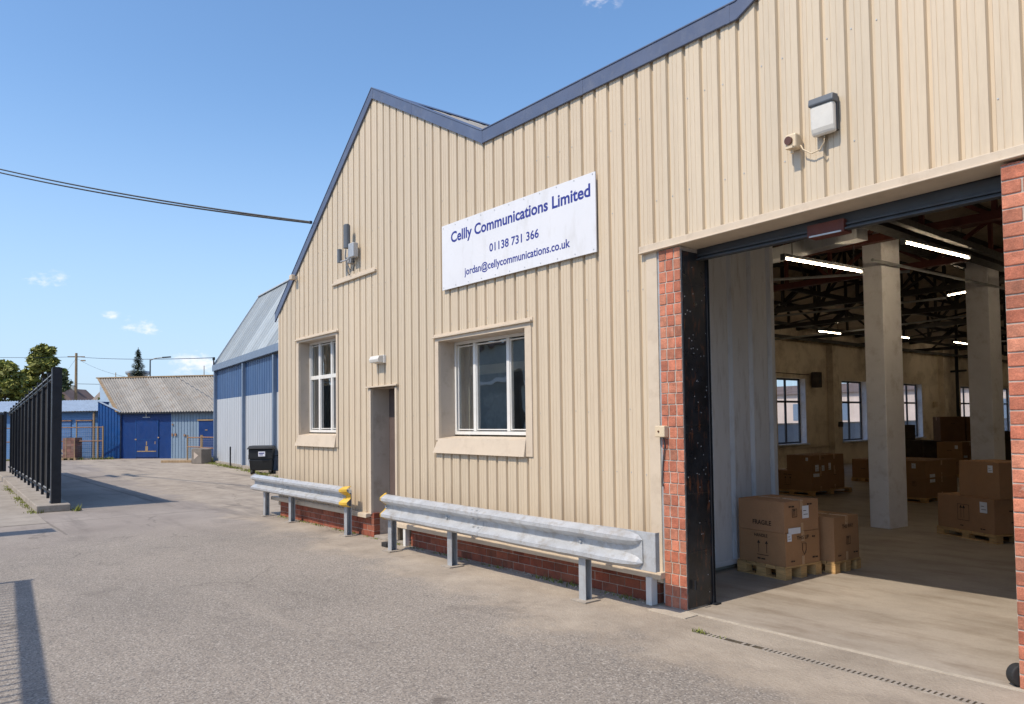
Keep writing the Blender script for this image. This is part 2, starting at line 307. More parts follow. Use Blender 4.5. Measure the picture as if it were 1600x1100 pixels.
SPLIT = {'block', 'corner_trim', 'pilaster', 'flashing_leg', 'purlin', 'tie_beam', 'conduit', 'cable_tray', 'hanger', 'tube', 'white_reveal', 'bar', 'stringer_board_', 'vent_pipe', 'fascia_joint_strip', 'plinth_mortar', 'backing_rail', 'roller_door', 'coping'}
def obj1(name, bm, m, parent=None, smooth=False, bevel=0, loc=None):
    me = bpy.data.meshes.new(name); bm.to_mesh(me); bm.free()
    for mm in (m if isinstance(m, (list, tuple)) else [m]): me.materials.append(M[mm])
    if smooth:
        for p in me.polygons: p.use_smooth = True
    o = link(name, me, parent)
    if loc: o.location = loc
    if bevel:
        b = o.modifiers.new('bevel', 'BEVEL'); b.width = bevel; b.segments = 2; b.limit_method = 'ANGLE'; b.angle_limit = rad(40)
    return o
def tag(o, label, cat, group=None):
    o['label'] = label; o['category'] = cat
    if group: o['group'] = group
    return o
def B(): return bmesh.new()
def box(bm, x0, x1, y0, y1, z0, z1, tint=None, mi=0):
    v = [bm.verts.new(p) for p in ((x0, y0, z0), (x1, y0, z0), (x1, y1, z0), (x0, y1, z0), (x0, y0, z1), (x1, y0, z1), (x1, y1, z1), (x0, y1, z1))]
    fs = [bm.faces.new([v[i] for i in q]) for q in ((0, 3, 2, 1), (4, 5, 6, 7), (0, 1, 5, 4), (1, 2, 6, 5), (2, 3, 7, 6), (3, 0, 4, 7))]
    for f in fs: f.material_index = mi
    if tint is not None:
        L = bm.loops.layers.float_color.get('tint') or bm.loops.layers.float_color.new('tint')
        for f in fs:
            for lp in f.loops: lp[L] = (*tint, 1)
    return v
def quad(bm, *p, mi=0):
    f = bm.faces.new([bm.verts.new(q) for q in p]); f.material_index = mi; return f
def beam(bm, a, b, w, h, up=(0, 0, 1)):
    a = Vector(a); b = Vector(b); d = (b-a).normalized(); u = Vector(up)
    if abs(d.dot(u)) > .98: u = Vector((0, 1, 0))
    s = d.cross(u).normalized(); u = s.cross(d)
    vs = []
    for p in (a, b):
        for i, j in ((-1, -1), (1, -1), (1, 1), (-1, 1)): vs.append(bm.verts.new(p + s*(i*w/2) + u*(j*h/2)))
    for q in ((3, 2, 1, 0), (4, 5, 6, 7), (0, 1, 5, 4), (1, 2, 6, 5), (2, 3, 7, 6), (3, 0, 4, 7)): bm.faces.new([vs[i] for i in q])
def tube(bm, pts, r, n=8, r2=None):
    pts = [Vector(p) for p in pts]; rings = []
    for i, p in enumerate(pts):
        d = (pts[min(i+1, len(pts)-1)]-pts[max(i-1, 0)]).normalized(); u = Vector((0, 0, 1)) if abs(d.z) < .9 else Vector((1, 0, 0))
        s = d.cross(u).normalized(); u = s.cross(d); rr = r if r2 is None else r+(r2-r)*i/(len(pts)-1)
        rings.append([bm.verts.new(p+s*math.cos(2*math.pi*k/n)*rr+u*math.sin(2*math.pi*k/n)*rr) for k in range(n)])
    for a, b in zip(rings, rings[1:]):
        for k in range(n): bm.faces.new((a[k], a[(k+1) % n], b[(k+1) % n], b[k]))
    bm.faces.new(rings[0][::-1]); bm.faces.new(rings[-1])
def prism(bm, poly, f0, f1):
    """poly: list of 2D; f0/f1: map 2D->3D for the two caps"""
    a = [bm.verts.new(f0(*p)) for p in poly]; b = [bm.verts.new(f1(*p)) for p in poly]
    bm.faces.new(a); bm.faces.new(b[::-1])
    for i in range(len(poly)): j = (i+1) % len(poly); bm.faces.new((a[j], a[i], b[i], b[j]))
def corr(bm, P, ea, La, el, Ll, nrm, pitch, depth, kind='trap', sheet=None, tintvar=.1, f=.16, vscale=None):
    """corrugated sheet: ribs run along el, repeat across ea"""
    P = Vector(P); ea = Vector(ea).normalized(); el = Vector(el).normalized(); nrm = Vector(nrm).normalized()
    pr = []; n = int(La/pitch)+2
    for i in range(n):
        if kind == 'trap': q = ((0, 0), (.5-f, 0), (.5-f*.55, -1), (.5+f*.55, -1), (.5+f, 0))
        else: q = [(k/6, math.cos(k/6*2*math.pi)*.5) for k in range(6)]
        for a, h in q:
            x = (i+a)*pitch
            if x < La: pr.append((x, h*depth))
    pr.append((La, 0))
    L = None
    if sheet: L = bm.loops.layers.float_color.get('tint') or bm.loops.layers.float_color.new('tint')
    prev = None; t = {}
    for x, h in pr:
        c = P+ea*x+nrm*h
        cur = (bm.verts.new(c), bm.verts.new(c+el*(Ll(x) if callable(Ll) else Ll)))
        if prev:
            fc = bm.faces.new((prev[0], cur[0], cur[1], prev[1]))
            if sheet:
                k = int(x/sheet); t.setdefault(k, 1+random.uniform(-tintvar, tintvar))
                for lp in fc.loops: lp[L] = (t[k], t[k], t[k], 1)
        prev = cur
def rbrick():
    v = random.choice((random.uniform(.7, .95), random.uniform(.88, 1.18), random.uniform(.9, 1.12))); h = random.uniform(-.12, .16)
    return (v, v*(1+h), v*(1+h*1.2))
def bricks(bm, x0, x1, z0, z1, y, course, joints, depth=.1, gap=.010, axis='x'):
    z = z0; k = 0
    while z < z1-.01:
        js = joints(k); ze = min(z+course, z1)
        for a, b in zip(js, js[1:]):
            dy = random.uniform(-.0025, .0025)
            box(bm, a+gap/2+random.uniform(0, .002), b-gap/2-random.uniform(0, .002), y+dy, y+depth, z+gap/2, ze-gap/2, tint=rbrick())
        z += course; k += 1
def text(name, s, m, parent, x0, x1, base, cap, plane, bold=.01, extr=.002, capref='H'):
    """text fitted: runs x0..x1 in local plane coords, cap height cap. plane(u,v)->Vector, mesh built directly"""
    cu = bpy.data.curves.new(name, 'FONT'); cu.body = s; cu.offset = bold; cu.size = 1; cu.resolution_u = 3
    t = bpy.data.objects.new('tmp', cu); C.objects.link(t); dg = bpy.context.evaluated_depsgraph_get()
    me = bpy.data.meshes.new_from_object(t.evaluated_get(dg)); bpy.data.objects.remove(t)
    xs = [v.co.x for v in me.vertices]; mnx, mxx = min(xs), max(xs)
    sx = (x1-x0)/(mxx-mnx); sy = cap/.72
    for v in me.vertices: v.co = plane(x0+(v.co.x-mnx)*sx, base+v.co.y*sy)
    me.name = name; me.materials.clear(); me.materials.append(M[m])
    return link(name, me, parent)
def struct(name, bm, m):
    o = obj(name, bm, m); o['kind'] = 'structure'; return o

# ------------------------------------------------------------------ ground
bm = B(); s = 260
g = 26
for i in range(1): quad(bm, (-s, -s, 0), (s, -s, 0), (s, s, 0), (-s, s, 0))
struct('ground', bm, 'asphalt')
bm = B(); quad(bm, (-13.25, 5.50, .006), (8, 5.50, .006), (8, 56, .006), (-13.25, 56, .006)); quad(bm, (-4.22, 5.36, .006), (-1.2, 5.36, .006), (-1.2, 5.4999, .006), (-4.22, 5.4999, .006))
struct('floor', bm, 'floor')
bm = B(); quad(bm, (-60, -30, .004), (-15.35, -30, .004), (-15.35, 2.0, .004), (-17.0, 2.05, .004), (-60, 4.0, .004)); struct('pavement', bm, 'pave')

# ------------------------------------------------------------------ main building
YC = 5.40
HB = thing('warehouse_building', 'long beige corrugated warehouse with navy roof edge and brick piers at its open loading door', 'building', (-9, 5.4, 0))
def part(name, bm, m, parent=None, **k): return obj(name, bm, m, parent or HB, world=True, **k)
top = [(-13.46, 3.68), (-9.81, 6.60), (-7.10, 5.10), (-3.55, 5.10), (1.2, 7.5), (4.6, 5.1), (8.0, 5.1)]
def topz(x):
    for (a, za), (b, zb) in zip(top, top[1:]):
        if a <= x <= b: return za+(zb-za)*(x-a)/(b-a)
    return 5.0
openings = [(-12.60, -11.02, 1.32, 3.13), (-8.18, -6.28, 1.31, 2.77), (-9.98, -9.19, -1, 2.20), (-4.49, -.85, -1, 3.31)]
pitch = .186
prof = []
k = -60
while True:
    c = -4.50+k*pitch
    if c > 8.2: break
    prof += [(c-.021, 0), (c-.011, .030), (c+.011, .030), (c+.023, 0), (c+.058, 0), (c+.060, .0035), (c+.064, .0035), (c+.066, 0), (c+.105, 0), (c+.107, .003), (c+.111, .003), (c+.113, 0)]
    k += 1
def yat(x):
    for (a, ya), (b, yb) in zip(prof, prof[1:]):
        if a <= x <= b: return ya+(yb-ya)*(x-a)/max(b-a, 1e-6)
    return 0
xs = sorted(set([round(p[0], 5) for p in prof if -13.4 < p[0] < 8] + [-13.4, 8.0] + [o[i] for o in openings for i in (0, 1)] + [t[0] for t in top if -13.4 < t[0] < 8]))
bm = B()
for a, b in zip(xs, xs[1:]):
    mid = (a+b)/2
    iv = [(.29, None)]
    for (ox0, ox1, oz0, oz1) in openings:
        if ox0 <= mid <= ox1:
            if oz0 < 0: iv = [(oz1, None)]
            else: iv = [(.29, oz0), (oz1, None)]
    e = 1e-7; ya, yb = YC+yat(a+e), YC+yat(b-e)
    for z0, z1 in iv:
        quad(bm, (a, ya, z0), (b, yb, z0), (b, yb, z1 if z1 else topz(b)-.02), (a, ya, z1 if z1 else topz(a)-.02))
bmesh.ops.remove_doubles(bm, verts=bm.verts, dist=1e-5)
TL = bm.loops.layers.float_color.new('tint'); rt = random.Random(3); tt = {}
for f in bm.faces:
    kk = int((f.calc_center_median().x+20)/(5.6*pitch)); v_ = tt.setdefault(kk, (rt.uniform(.955, 1.035), rt.uniform(-.012, .012)))
    for lp in f.loops: lp[TL] = (v_[0], v_[0]*(1+v_[1]), v_[0]*(1+v_[1]*2), 1)
part('wall_cladding', bm, 'clad')
k = -48
while k < 66:      # sheet side laps
    bm = B(); x = -4.50+k*pitch+.027; k += random.choice((5, 6, 6))
    if x < -13.3: continue
    iv = [(.31, topz(x)-.2)]
    for o in openings:
        if o[0]-.03 < x < o[1]+.03: iv = ([(.31, o[2]-.05)] if o[2] > 0 else [])+[(o[3]+.05, topz(x)-.2)]
    for z0, z1 in iv: box(bm, x-.0015, x+.0025, YC-.0028, YC+.001, z0, z1)
    part('sheet_lap', bm, 'trim')
# fixings
bm = B()
for zr in (.36, 1.18, 1.78, 2.92, 3.72, 4.55, 5.4):
    k = -48
    while k < 20:
        x = -4.50+k*pitch+.155-.12; k += 1
        if random.random() < .35: continue
        zz = zr+random.uniform(-.01, .01)
        if x < -13.3 or x > 3 or zz > topz(x)-.25: continue
        if any(o[0]-.12 < x < o[1]+.12 and o[2]-.2 < zz < o[3]+.12 for o in openings): continue
        if -8 < x < -5.2 and 3.36 < zz < 4.2: continue
        box(bm, x-.0045, x+.0045, YC-.004, YC+.001, zz-.0045, zz+.0045)
part('cladding_screws', bm, 'galvpost')
# bottom drip flashing
for x0, x1 in ((-13.62, -9.96), (-9.17, -4.44)):
    bm = B()
    zb_ = .295 if x0 < -10 else .250
    box(bm, x0, x1, YC-.075, YC+.03, zb_, zb_+.055)
    box(bm, x0, x1, YC-.081, YC-.0751, zb_-.008, zb_+.045)
    part('drip_flashing', bm, 'trim', bevel=.004)
# corner trim at left and closing strip beside the brick pier
bm = B(); box(bm, -13.43, -13.37, YC-.012, YC+.06, .2, 3.76); box(bm, -4.60, -4.475, YC-.008, YC+.05, .2, 3.25); part('corner_trim', bm, 'trim', bevel=.003)
bm = B(); box(bm, -4.475, -4.452, YC+.004, YC+.05, .02, 3.25); part('mastic_strip', bm, 'galvpost')
# plinth
for x0, x1 in ((-13.40, -9.88), (-8.86, -4.53)):
    bm = B()
    def js(k, a=x0, b=x1):
        q = [a]; x = a+(.1 if k % 2 else .2)
        while x < b-.06: q.append(x); x += .2
        return q+[b]
    bricks(bm, x0, x1, 0, .36, 5.41, .09, js, gap=.007)
    part('brick_plinth', bm, 'plinth', bevel=.003)
bm = B(); box(bm, -13.39, -9.89, 5.4155, 5.7, 0, .34); box(bm, -8.85, -4.54, 5.4155, 5.7, 0, .34); part('plinth_mortar', bm, 'mortar')
# white leg of the flashing frame by the brick pier and by the door
bm = B(); box(bm, -4.60, -4.535, 5.30, 5.385, 0, .249); box(bm, -8.93, -8.87, 5.33, 5.40, 0, .249); part('flashing_leg', bm, 'white', bevel=.004)
# header flashing over the loading door
bm = B(); beam(bm, (-4.66, 5.375, 3.275), (-.8, 5.375, 3.345), .03, .075); beam(bm, (-4.66, 5.37, 3.245), (-.8, 5.37, 3.315), .05, .012)
quad(bm, (-4.64, 5.36, 3.242), (-.8, 5.36, 3.312), (-.8, 5.62, 3.30), (-4.64, 5.62, 3.23))
part('header_flashing', bm, 'trim', bevel=.004)
# fascia
def fascia_poly(t0, b0): return [(x, z+t0) for x, z in ftop] + [(x, z-b0) for x, z in ftop[::-1]]
ftop = [(-13.56, 3.73), (-9.82, 6.68), (-7.11, 5.19), (-3.56, 5.185), (1.2, 7.62), (4.6, 5.2), (8, 5.2)]
bm = B(); prism(bm, fascia_poly(0, .155), lambda x, z: (x, 5.372, z), lambda x, z: (x, 5.397, z))
prism(bm, [(x, z+.012) for x, z in ftop]+[(x, z-.003) for x, z in ftop[::-1]], lambda x, z: (x, 5.364, z), lambda x, z: (x, 5.58, z))
fa = part('roof_fascia', bm, 'fascia', bevel=.004)
bm = B()
for x in (-12.9, -11.2, -9.80, -8.72, -7.115, -5.4, -3.64, -2.2):
    for (a, za), (b, zb) in zip(ftop, ftop[1:]):
        if a <= x <= b: z = za+(zb-za)*(x-a)/(b-a); sl = (zb-za)/(b-a); break
    prism(bm, [(x-.02, z-.02*sl+.014), (x+.02, z+.02*sl+.014), (x+.02, z+.02*sl-.158), (x-.02, z-.02*sl-.158)], lambda x, z: (x, 5.3695, z), lambda x, z: (x, 5.3735, z))
part('fascia_joint_strip', bm, 'fascia', bevel=.001)
# roofs (outer corrugated, inner liner)
bm = B()
segs = [((-13.60, 3.60), (-9.82, 6.64)), ((-9.82, 6.64), (-7.11, 5.14)), ((-7.11, 5.12), (-3.5, 5.12)), ((-3.5, 5.12), (1.2, 7.5)), ((1.2, 7.5), (4.6, 5.1)), ((4.6, 5.1), (8.3, 5.1))]
for (a, za), (b, zb) in segs:
    d = Vector((b-a, 0, zb-za)); n_ = Vector((-(zb-za), 0, b-a))
    if a < -13:
        corr(bm, (a, 5.45, za), (0, 1, 0), 3.5, d, d.length, n_, .34, .07, f=.2, sheet=1.0, tintvar=.06)
        d2 = Vector((1.58, 0, .16)); corr(bm, (a, 8.95, 4.86), (0, 1, 0), 47.5, d2, d2.length, (-.16, 0, 1.58), .34, .07, f=.2, sheet=1.0, tintvar=.06)
        a = -12.02; za = 5.02; d = Vector((b-a, 0, zb-za)); corr(bm, (a, 8.95, za), (0, 1, 0), 47.5, d, d.length, n_, .34, .07, f=.2, sheet=1.0, tintvar=.06); continue
    corr(bm, (a, 5.45, za), (0, 1, 0), 51, d, d.length, n_, .34, .07, f=.2, sheet=1.0, tintvar=.06)
part('roof', bm, 'roofold')
bm = B()
for (a, za), (b, zb) in segs:
    if a < -13:
        quad(bm, (a, 5.7, za-.10), (b, 5.7, zb-.10), (b, 9.0, zb-.10), (a, 9.0, za-.10))
        quad(bm, (a, 9.0, 4.76), (-12.02, 9.0, 4.92), (-12.02, 56.3, 4.92), (a, 56.3, 4.76)); quad(bm, (-12.02, 9.0, 4.92), (b, 9.0, zb-.10), (b, 56.3, zb-.10), (-12.02, 56.3, 4.92))
        quad(bm, (a, 9.0, 3.4), (a, 9.0, 4.9), (-12.02, 9.0, 4.95), (-12.02, 9.0, 4.6))
    else: quad(bm, (a, 5.7, za-.10), (b, 5.7, zb-.10), (b, 56.3, zb-.10), (a, 56.3, za-.10))
part('roof_liner', bm, 'ceil')
bm = B(); quad(bm, (-9.82, 5.60, 6.67), (-9.82, 56, 6.67), (-9.66, 56, 6.568), (-9.66, 5.60, 6.568)); quad(bm, (-9.82, 5.60, 6.67), (-9.82, 56, 6.67), (-9.98, 56, 6.53), (-9.98, 5.60, 6.53)); part('ridge_cap', bm, 'fascia')

# outer side and back walls, inner leaf of front wall
def wall_open(bm, A, e, nrm, L, zt, th, ops):
    """wall panel from A along e (len L), thickness th along nrm; zt(u) top; ops=(u0,u1,z0,z1)"""
    A = Vector(A); e = Vector(e); nrm = Vector(nrm)
    us = sorted(set([0, L]+[o[i] for o in ops for i in (0, 1)]+[i*2.0 for i in range(1, int(L/2)+1) if i*2.0 < L]))
    P = lambda u, z, d: A+e*u+nrm*d+Vector((0, 0, z))
    for a, b in zip(us, us[1:]):
        mid = (a+b)/2; iv = [(0, None)]
        for o in ops:
            if o[0] < mid < o[1]: iv = ([(0, o[2])] if o[2] > 0 else [])+[(o[3], None)]
        for z0, z1 in iv:
            za = z1 if z1 is not None else zt(a); zb = z1 if z1 is not None else zt(b)
            for d in (0, th): quad(bm, P(a, z0, d), P(b, z0, d), P(b, zb, d), P(a, za, d))
    for o in ops:
        for u in o[:2]: quad(bm, P(u, max(o[2], 0), 0), P(u, max(o[2], 0), th), P(u, o[3], th), P(u, o[3], 0))
        quad(bm, P(o[0], o[3], 0), P(o[1], o[3], 0), P(o[1], o[3], th), P(o[0], o[3], th))
        if o[2] > 0: quad(bm, P(o[0], o[2], 0), P(o[1], o[2], 0), P(o[1], o[2], th), P(o[0], o[2], th))
HW = [(21.85, 23.60), (26.05, 27.92), (30.95, 32.72), (36.75, 38.75), (41.4, 43.3)]
WZ0, WZ1 = .80, 2.97
bm = B(); wall_open(bm, (-13.3, 5.62, 0), (0, 1, 0), (-1, 0, 0), 50.5, lambda u: 3.80 if u < 3.4 else 4.88, .06, [(a-5.62, b-5.62, WZ0, WZ1) for a, b in HW])
wall_open(bm, (-13.36, 5.62, 0), (0, 1, 0), (-1, 0, 0), 50.5, lambda u: 3.80 if u < 3.4 else 4.88, .22, [(a-5.62, b-5.62, WZ0, WZ1) for a, b in HW])
part('side_wall', bm, 'plaster')
bm = B(); quad(bm, (-13.3, 56, 0), (8, 56, 0), (8, 56, 6.7), (-13.3, 56, 3.9)); quad(bm, (-13.3, 56, 3.9), (8, 56, 6.7), (8, 56, 7.6), (-13.3, 56, 7.6)); part('back_wall', bm, 'plaster')
bm = B(); box(bm, 7.8, 8.0, 5.5, 56.2, 0, 5.2); part('end_wall', bm, 'plaster')
bm = B(); wall_open(bm, (-13.36, 5.70, 0), (1, 0, 0), (0, 1, 0), 21.3, lambda u: topz(-13.36+u)-.12, .10,
    [(-12.52+13.36, -11.30+13.36, 1.48, 3.14), (-8.11+13.36, -6.5+13.36, 1.50, 2.76), (-9.93+13.36, -9.21+13.36, 0, 2.19), (-4.26+13.36, -1.62+13.36, 0, 3.24)])
part('front_inner_leaf', bm, 'office')
# cheap outside face so that the left gable side is closed
bm = B(); corr(bm, (-13.45, 5.45, .2), (0, 1, 0), 50.7, (0, 0, 1), .58, (-1, 0, 0), .186, .03, f=.12)
corr(bm, (-13.45, 5.45, 3.0), (0, 1, 0), 50.7, (0, 0, 1), .72, (-1, 0, 0), .186, .03, f=.12); corr(bm, (-13.45, 8.95, 3.7), (0, 1, 0), 47.2, (0, 0, 1), 1.2, (-1, 0, 0), .186, .03, f=.12); quad(bm, (-13.5, 8.95, 3.6), (-12.0, 8.95, 4.7), (-12.0, 8.95, 5.03), (-13.5, 8.95, 4.9))
prev = 5.45
for a, b in HW+[(56.15, 0)]:
    corr(bm, (-13.45, prev, .78), (0, 1, 0), a-prev, (0, 0, 1), 2.22, (-1, 0, 0), .186, .03, f=.12); prev = b
part('side_cladding', bm, 'clad')

# office wall panel (white) and partition
bm = B(); corr(bm, (-4.99, 5.86, .10), (0, 1, 0), 2.28, (0, 0, 1), 3.95, (1, 0, 0), .40, .045, f=.12)
box(bm, -5.06, -4.995, 8.14, 8.19, .10, 4.05); box(bm, -5.05, -4.985, 5.86, 8.14, .06, .11)
part('white_inner_panel', bm, 'whitepanel', bevel=.002)
bm = B(); box(bm, -13.28, -5.07, 8.10, 8.16, 0, 4.1); box(bm, -5.13, -5.07, 5.82, 8.09, 0, 4.1); quad(bm, (-13.28, 5.8, 3.3), (-5.1, 5.8, 3.3), (-5.1, 8.12, 3.3), (-13.28, 8.12, 3.3)); part('office_partition', bm, 'office')
bm = B(); box(bm, -9.2, -5.3, 5.87, 5.93, 2.30, 2.42); part('office_blind_rail', bm, 'white', bevel=.004)
sf = thing('office_shelving', 'dim shelving rack with files seen through the wider window', 'shelf', (-8.9, 7.75, 0))
bm = B()
for x in (0, 1.1, 2.2, 3.2): box(bm, x-.02, x+.02, -.25, .25, 0, 2.2)
obj('upright', bm, 'galvpost', sf)
bm = B()
for z in (.5, 1.0, 1.5, 2.0): box(bm, -.02, 3.22, -.25, .25, z, z+.025)
obj('shelf_board', bm, 'doorpaint', sf)
rs = random.Random(4)
for z in (.526, 1.026, 1.526):
    x = .05
    while x < 3.1:
        w_ = rs.uniform(.05, .3); bm = B()
        if rs.random() < .7: box(bm, x, x+w_, -.2, .1, z, z+rs.uniform(.15, .36)); obj('file_box', bm, rs.choice(['darkbox', 'card', 'office', 'shutblue', 'darkbox', 'paper', 'doorpaint']), sf)
        else: bm.free()
        x += w_+.02
bm = B()
for i in range(5): x = -8.34+i*.058; box(bm, x, x+.05, 5.84+.01*(i % 2), 5.85+.01*(i % 2), 1.35, 2.8)
for i in range(18): x = -12.47+i*.055; box(bm, x, x+.05, 5.655+.010*(i % 2), 5.662+.010*(i % 2), 1.55, 3.09)  # left window: blind at its left pane, carried on to lighten the others
part('blind_and_added_slats', bm, 'blind')

# windows in the front wall -------------------------------------------------
def front_window(x0, x1, z0, z1, yf, fx1, cols, trans, lab, outer, ft=.038):
    """x0..x1 opening on facade; frame from x0..fx1 at depth yf"""
    bm = B(); d = .05
    box(bm, x0, x0+ft, yf, yf+d, z0, z1); box(bm, fx1-ft, fx1, yf, yf+d, z0, z1)
    box(bm, x0+ft, fx1-ft, yf, yf+d, z0, z0+ft*1.1); box(bm, x0+ft, fx1-ft, yf, yf+d, z1-ft, z1)
    edges = [x0+ft]+[c for c in cols]+[fx1-ft]
    for c in cols: box(bm, c-.028, c+.028, yf-.004, yf+d-.003, z0+ft*1.1, z1-ft)
    zs = [z0+ft, z1-ft]
    if trans: 
        for a, b in zip(edges, edges[1:]): box(bm, a+.02, b-.02, yf-.001, yf+d-.004, trans-.032, trans+.032)
        zs = [z0+ft, trans, z1-ft]
    # inner casement beads
    for a, b in zip(edges, edges[1:]):
        for c, e_ in zip(zs, zs[1:]):
            a2, b2, c2, e2 = a+.028, b-.028, c+.02, e_-.02
            for q in ((a2, a2+.014, c2, e2), (b2-.014, b2, c2, e2), (a2+.014, b2-.014, c2, c2+.014), (a2+.014, b2-.014, e2-.014, e2)):
                box(bm, q[0], q[1], yf+.008, yf+.028, q[2], q[3])
    fr = part('window', bm, 'white', bevel=.003); fr['label'] = lab
    for a, b in zip(edges, edges[1:]):
        for c, e_ in zip(zs, zs[1:]):
            bm = B(); quad(bm, (a+.02, yf+.03, c+.01), (b-.02, yf+.03, c+.01), (b-.02, yf+.03, e_-.01), (a+.02, yf+.03, e_-.01)); part('pane', bm, 'glass', parent=fr)
    # reveals, sloping sill, trims
    ox0, ox1, oz0, oz1 = outer
    bm = B()
    quad(bm, (x0, YC+.030, z0), (x0, yf, z0), (x0, yf, z1+.02), (x0, YC+.030, z1+.02)); quad(bm, (x1+.004, YC+.030, z0), (fx1, yf, z0), (fx1, yf, z1+.02), (x1+.004, YC+.030, z1+.02))
    quad(bm, (x0, YC+.029, z1+.004), (x1, YC+.029, z1+.004), (fx1, yf, z1), (x0, yf, z1))
    quad(bm, (x0, YC+.030, oz0), (x0, yf, oz0), (x0, yf, z0), (x0, YC+.030, z0))
    part('reveal', bm, 'reveal', parent=fr)
    bm = B()
    v = [bm.verts.new(p) for p in ((ox0-.012, YC-.050, oz0-.01), (x1-.003, YC-.050, oz0-.01), (x1-.003, YC-.016, z0-.045), (x0-.01, YC-.016, z0-.045), (x0, yf+.004, z0-.02), (fx1+.02, yf+.004, z0-.02))]
    bm.faces.new(v[:4]); bm.faces.new((v[3], v[2], v[5], v[4]))
    quad(bm, (ox0-.012, YC-.050, oz0-.01), (x0-.01, YC-.016, z0-.045), (x0-.01, YC+.03, z0-.045), (ox0-.012, YC+.03, oz0-.01)); quad(bm, (x1-.003, YC-.050, oz0-.01), (x1-.003, YC-.016, z0-.045), (x1-.003, YC+.03, z0-.045), (x1-.003, YC+.03, oz0-.01))
    quad(bm, (ox0-.012, YC-.050, oz0-.01), (x1-.003, YC-.050, oz0-.01), (x1-.003, YC+.03, oz0-.01), (ox0-.012, YC+.03, oz0-.01))
    part('sill', bm, 'trim', parent=fr)
    bm = B(); box(bm, ox0, x0, YC-.0141, YC+.03, z0-.07, z1); box(bm, ox0, ox1, YC-.0135, YC+.0295, z1+.0005, oz1+.02); box(bm, x1, ox1+.01, YC-.0161, YC+.03, oz0-.008, z1)
    beam(bm, (ox0-.03, YC-.020, oz1+.004), (ox1+.03, YC-.020, oz1+.016), .05, .022); beam(bm, (ox0-.03, YC-.004, oz1+.02), (ox1+.03, YC-.004, oz1+.032), .012, .05)
    part('surround_trim', bm, 'trim', parent=fr, bevel=.002)
    return fr
front_window(-12.52, -11.06, 1.53, 3.10, 5.59, -11.30, [-12.11, -11.64], 2.48, 'smaller white framed window reflecting sky, at the left end of the beige wall', (-12.61, -11.01, 1.31, 3.14))
front_window(-8.11, -6.37, 1.52, 2.73, 5.64, -6.58, [-7.665, -6.985], None, 'wider white framed window under the white sign', (-8.19, -6.27, 1.30, 2.78))

# personnel door
bm = B(); box(bm, -9.93, -9.20, 5.70, 5.74, .05, 2.18)
dr = part('door', bm, 'doorpaint', bevel=.003); dr['label'] = 'dull brown personnel door set deep between the two guardrails'
bm = B(); box(bm, -9.42, -9.38, 5.675, 5.70, 1.03, 1.20); beam(bm, (-9.40, 5.655, 1.13), (-9.30, 5.655, 1.13), .018, .018); part('handle', bm, 'galvpost', parent=dr)
bm = B(); quad(bm, (-9.926, YC+.03, .03), (-9.926, 5.70, .03), (-9.926, 5.70, 2.2), (-9.926, YC+.03, 2.2)); quad(bm, (-9.22, YC+.03, .03), (-9.20, 5.70, .03), (-9.20, 5.70, 2.2), (-9.22, YC+.03, 2.2)); quad(bm, (-9.93, YC-.01, 2.19), (-9.22, YC-.01, 2.19), (-9.20, 5.70, 2.19), (-9.93, 5.70, 2.19))
part('door_reveal', bm, 'reveal')
bm = B(); box(bm, -9.99, -9.925, YC-.014, YC+.03, .34, 2.19); box(bm, -9.225, -9.175, YC-.014, YC+.03, .05, 2.19)
beam(bm, (-10.03, YC-.020, 2.212), (-9.13, YC-.020, 2.218), .05, .022); part('door_trim', bm, 'trim', bevel=.002)
bm = B(); box(bm, -9.86, -8.97, 5.40, 5.70, 0, .04); part('door_step', bm, 'conc', bevel=.006)
bm = B(); box(bm, -9.12, -8.98, 5.10, 5.20, .0, .06); tag(obj('dark_block', bm, 'rubber', bevel=.008), 'small dark rubber block lying on the ground by the brown door', 'block')

# brick piers
bm = B()
def jl(k):
    a = (-4.45, -4.375+.012*(k % 2), -4.285+.01*(k % 2), -4.20); return list(a)
bricks(bm, -4.45, -4.2, 0, 3.24, 5.385, .1012, jl, depth=.30, gap=.009)
p1 = part('brick_pier', bm, 'brick', bevel=.004); p1['label'] = 'orange red brick pier between the beige cladding and the black door plate'
bm = B(); box(bm, -4.446, -4.204, 5.391, 5.68, 0, 3.24); part('mortar_joints', bm, 'mortar', parent=p1)
bm = B()
def jr(k): 
    o = .0 if k % 2 else -.055
    return [-1.675, -1.50+o, -1.28+o, -1.06+o, -.84]
bricks(bm, -1.675, -.84, 0, 3.28, 5.375, .0905, jr, depth=.30, gap=.009)
p2 = part('brick_pier', bm, 'brick', bevel=.006); p2['label'] = 'orange red brick pier at the far right of the loading door'
bm = B(); box(bm, -1.670, -.845, 5.382, 5.66, 0, 3.27); part('mortar_joints', bm, 'mortar', parent=p2)
# black plate and door track in the left reveal
bm = B(); box(bm, -4.198, -4.188, 5.392, 5.735, .02, 3.20)
for z in (.50, 1.02, 1.56, 1.63, 2.9): box(bm, -4.188, -4.184, 5.41, 5.72, z, z+.012)
for i in range(46):
    y, z = random.uniform(5.42, 5.72), random.uniform(.1, 3.1); box(bm, -4.188, -4.185, y-.004, y+.004, z-.005, z+.005, mi=1)
part('steel_jamb_plate', bm, ['blackpanel', 'galvpost'], bevel=.0015)
bm = B(); box(bm, -4.215, -4.175, 5.736, 5.745, 0, 3.22); box(bm, -4.215, -4.185, 5.775, 5.785, 0, 3.22); box(bm, -4.215, -4.20, 5.745, 5.775, 0, 3.22); box(bm, -4.17, -4.155, 5.45, 5.47, .18, .26)
box(bm, -4.20, -4.14, 5.72, 5.80, .0065, .02); part('door_track', bm, 'black', bevel=.002)
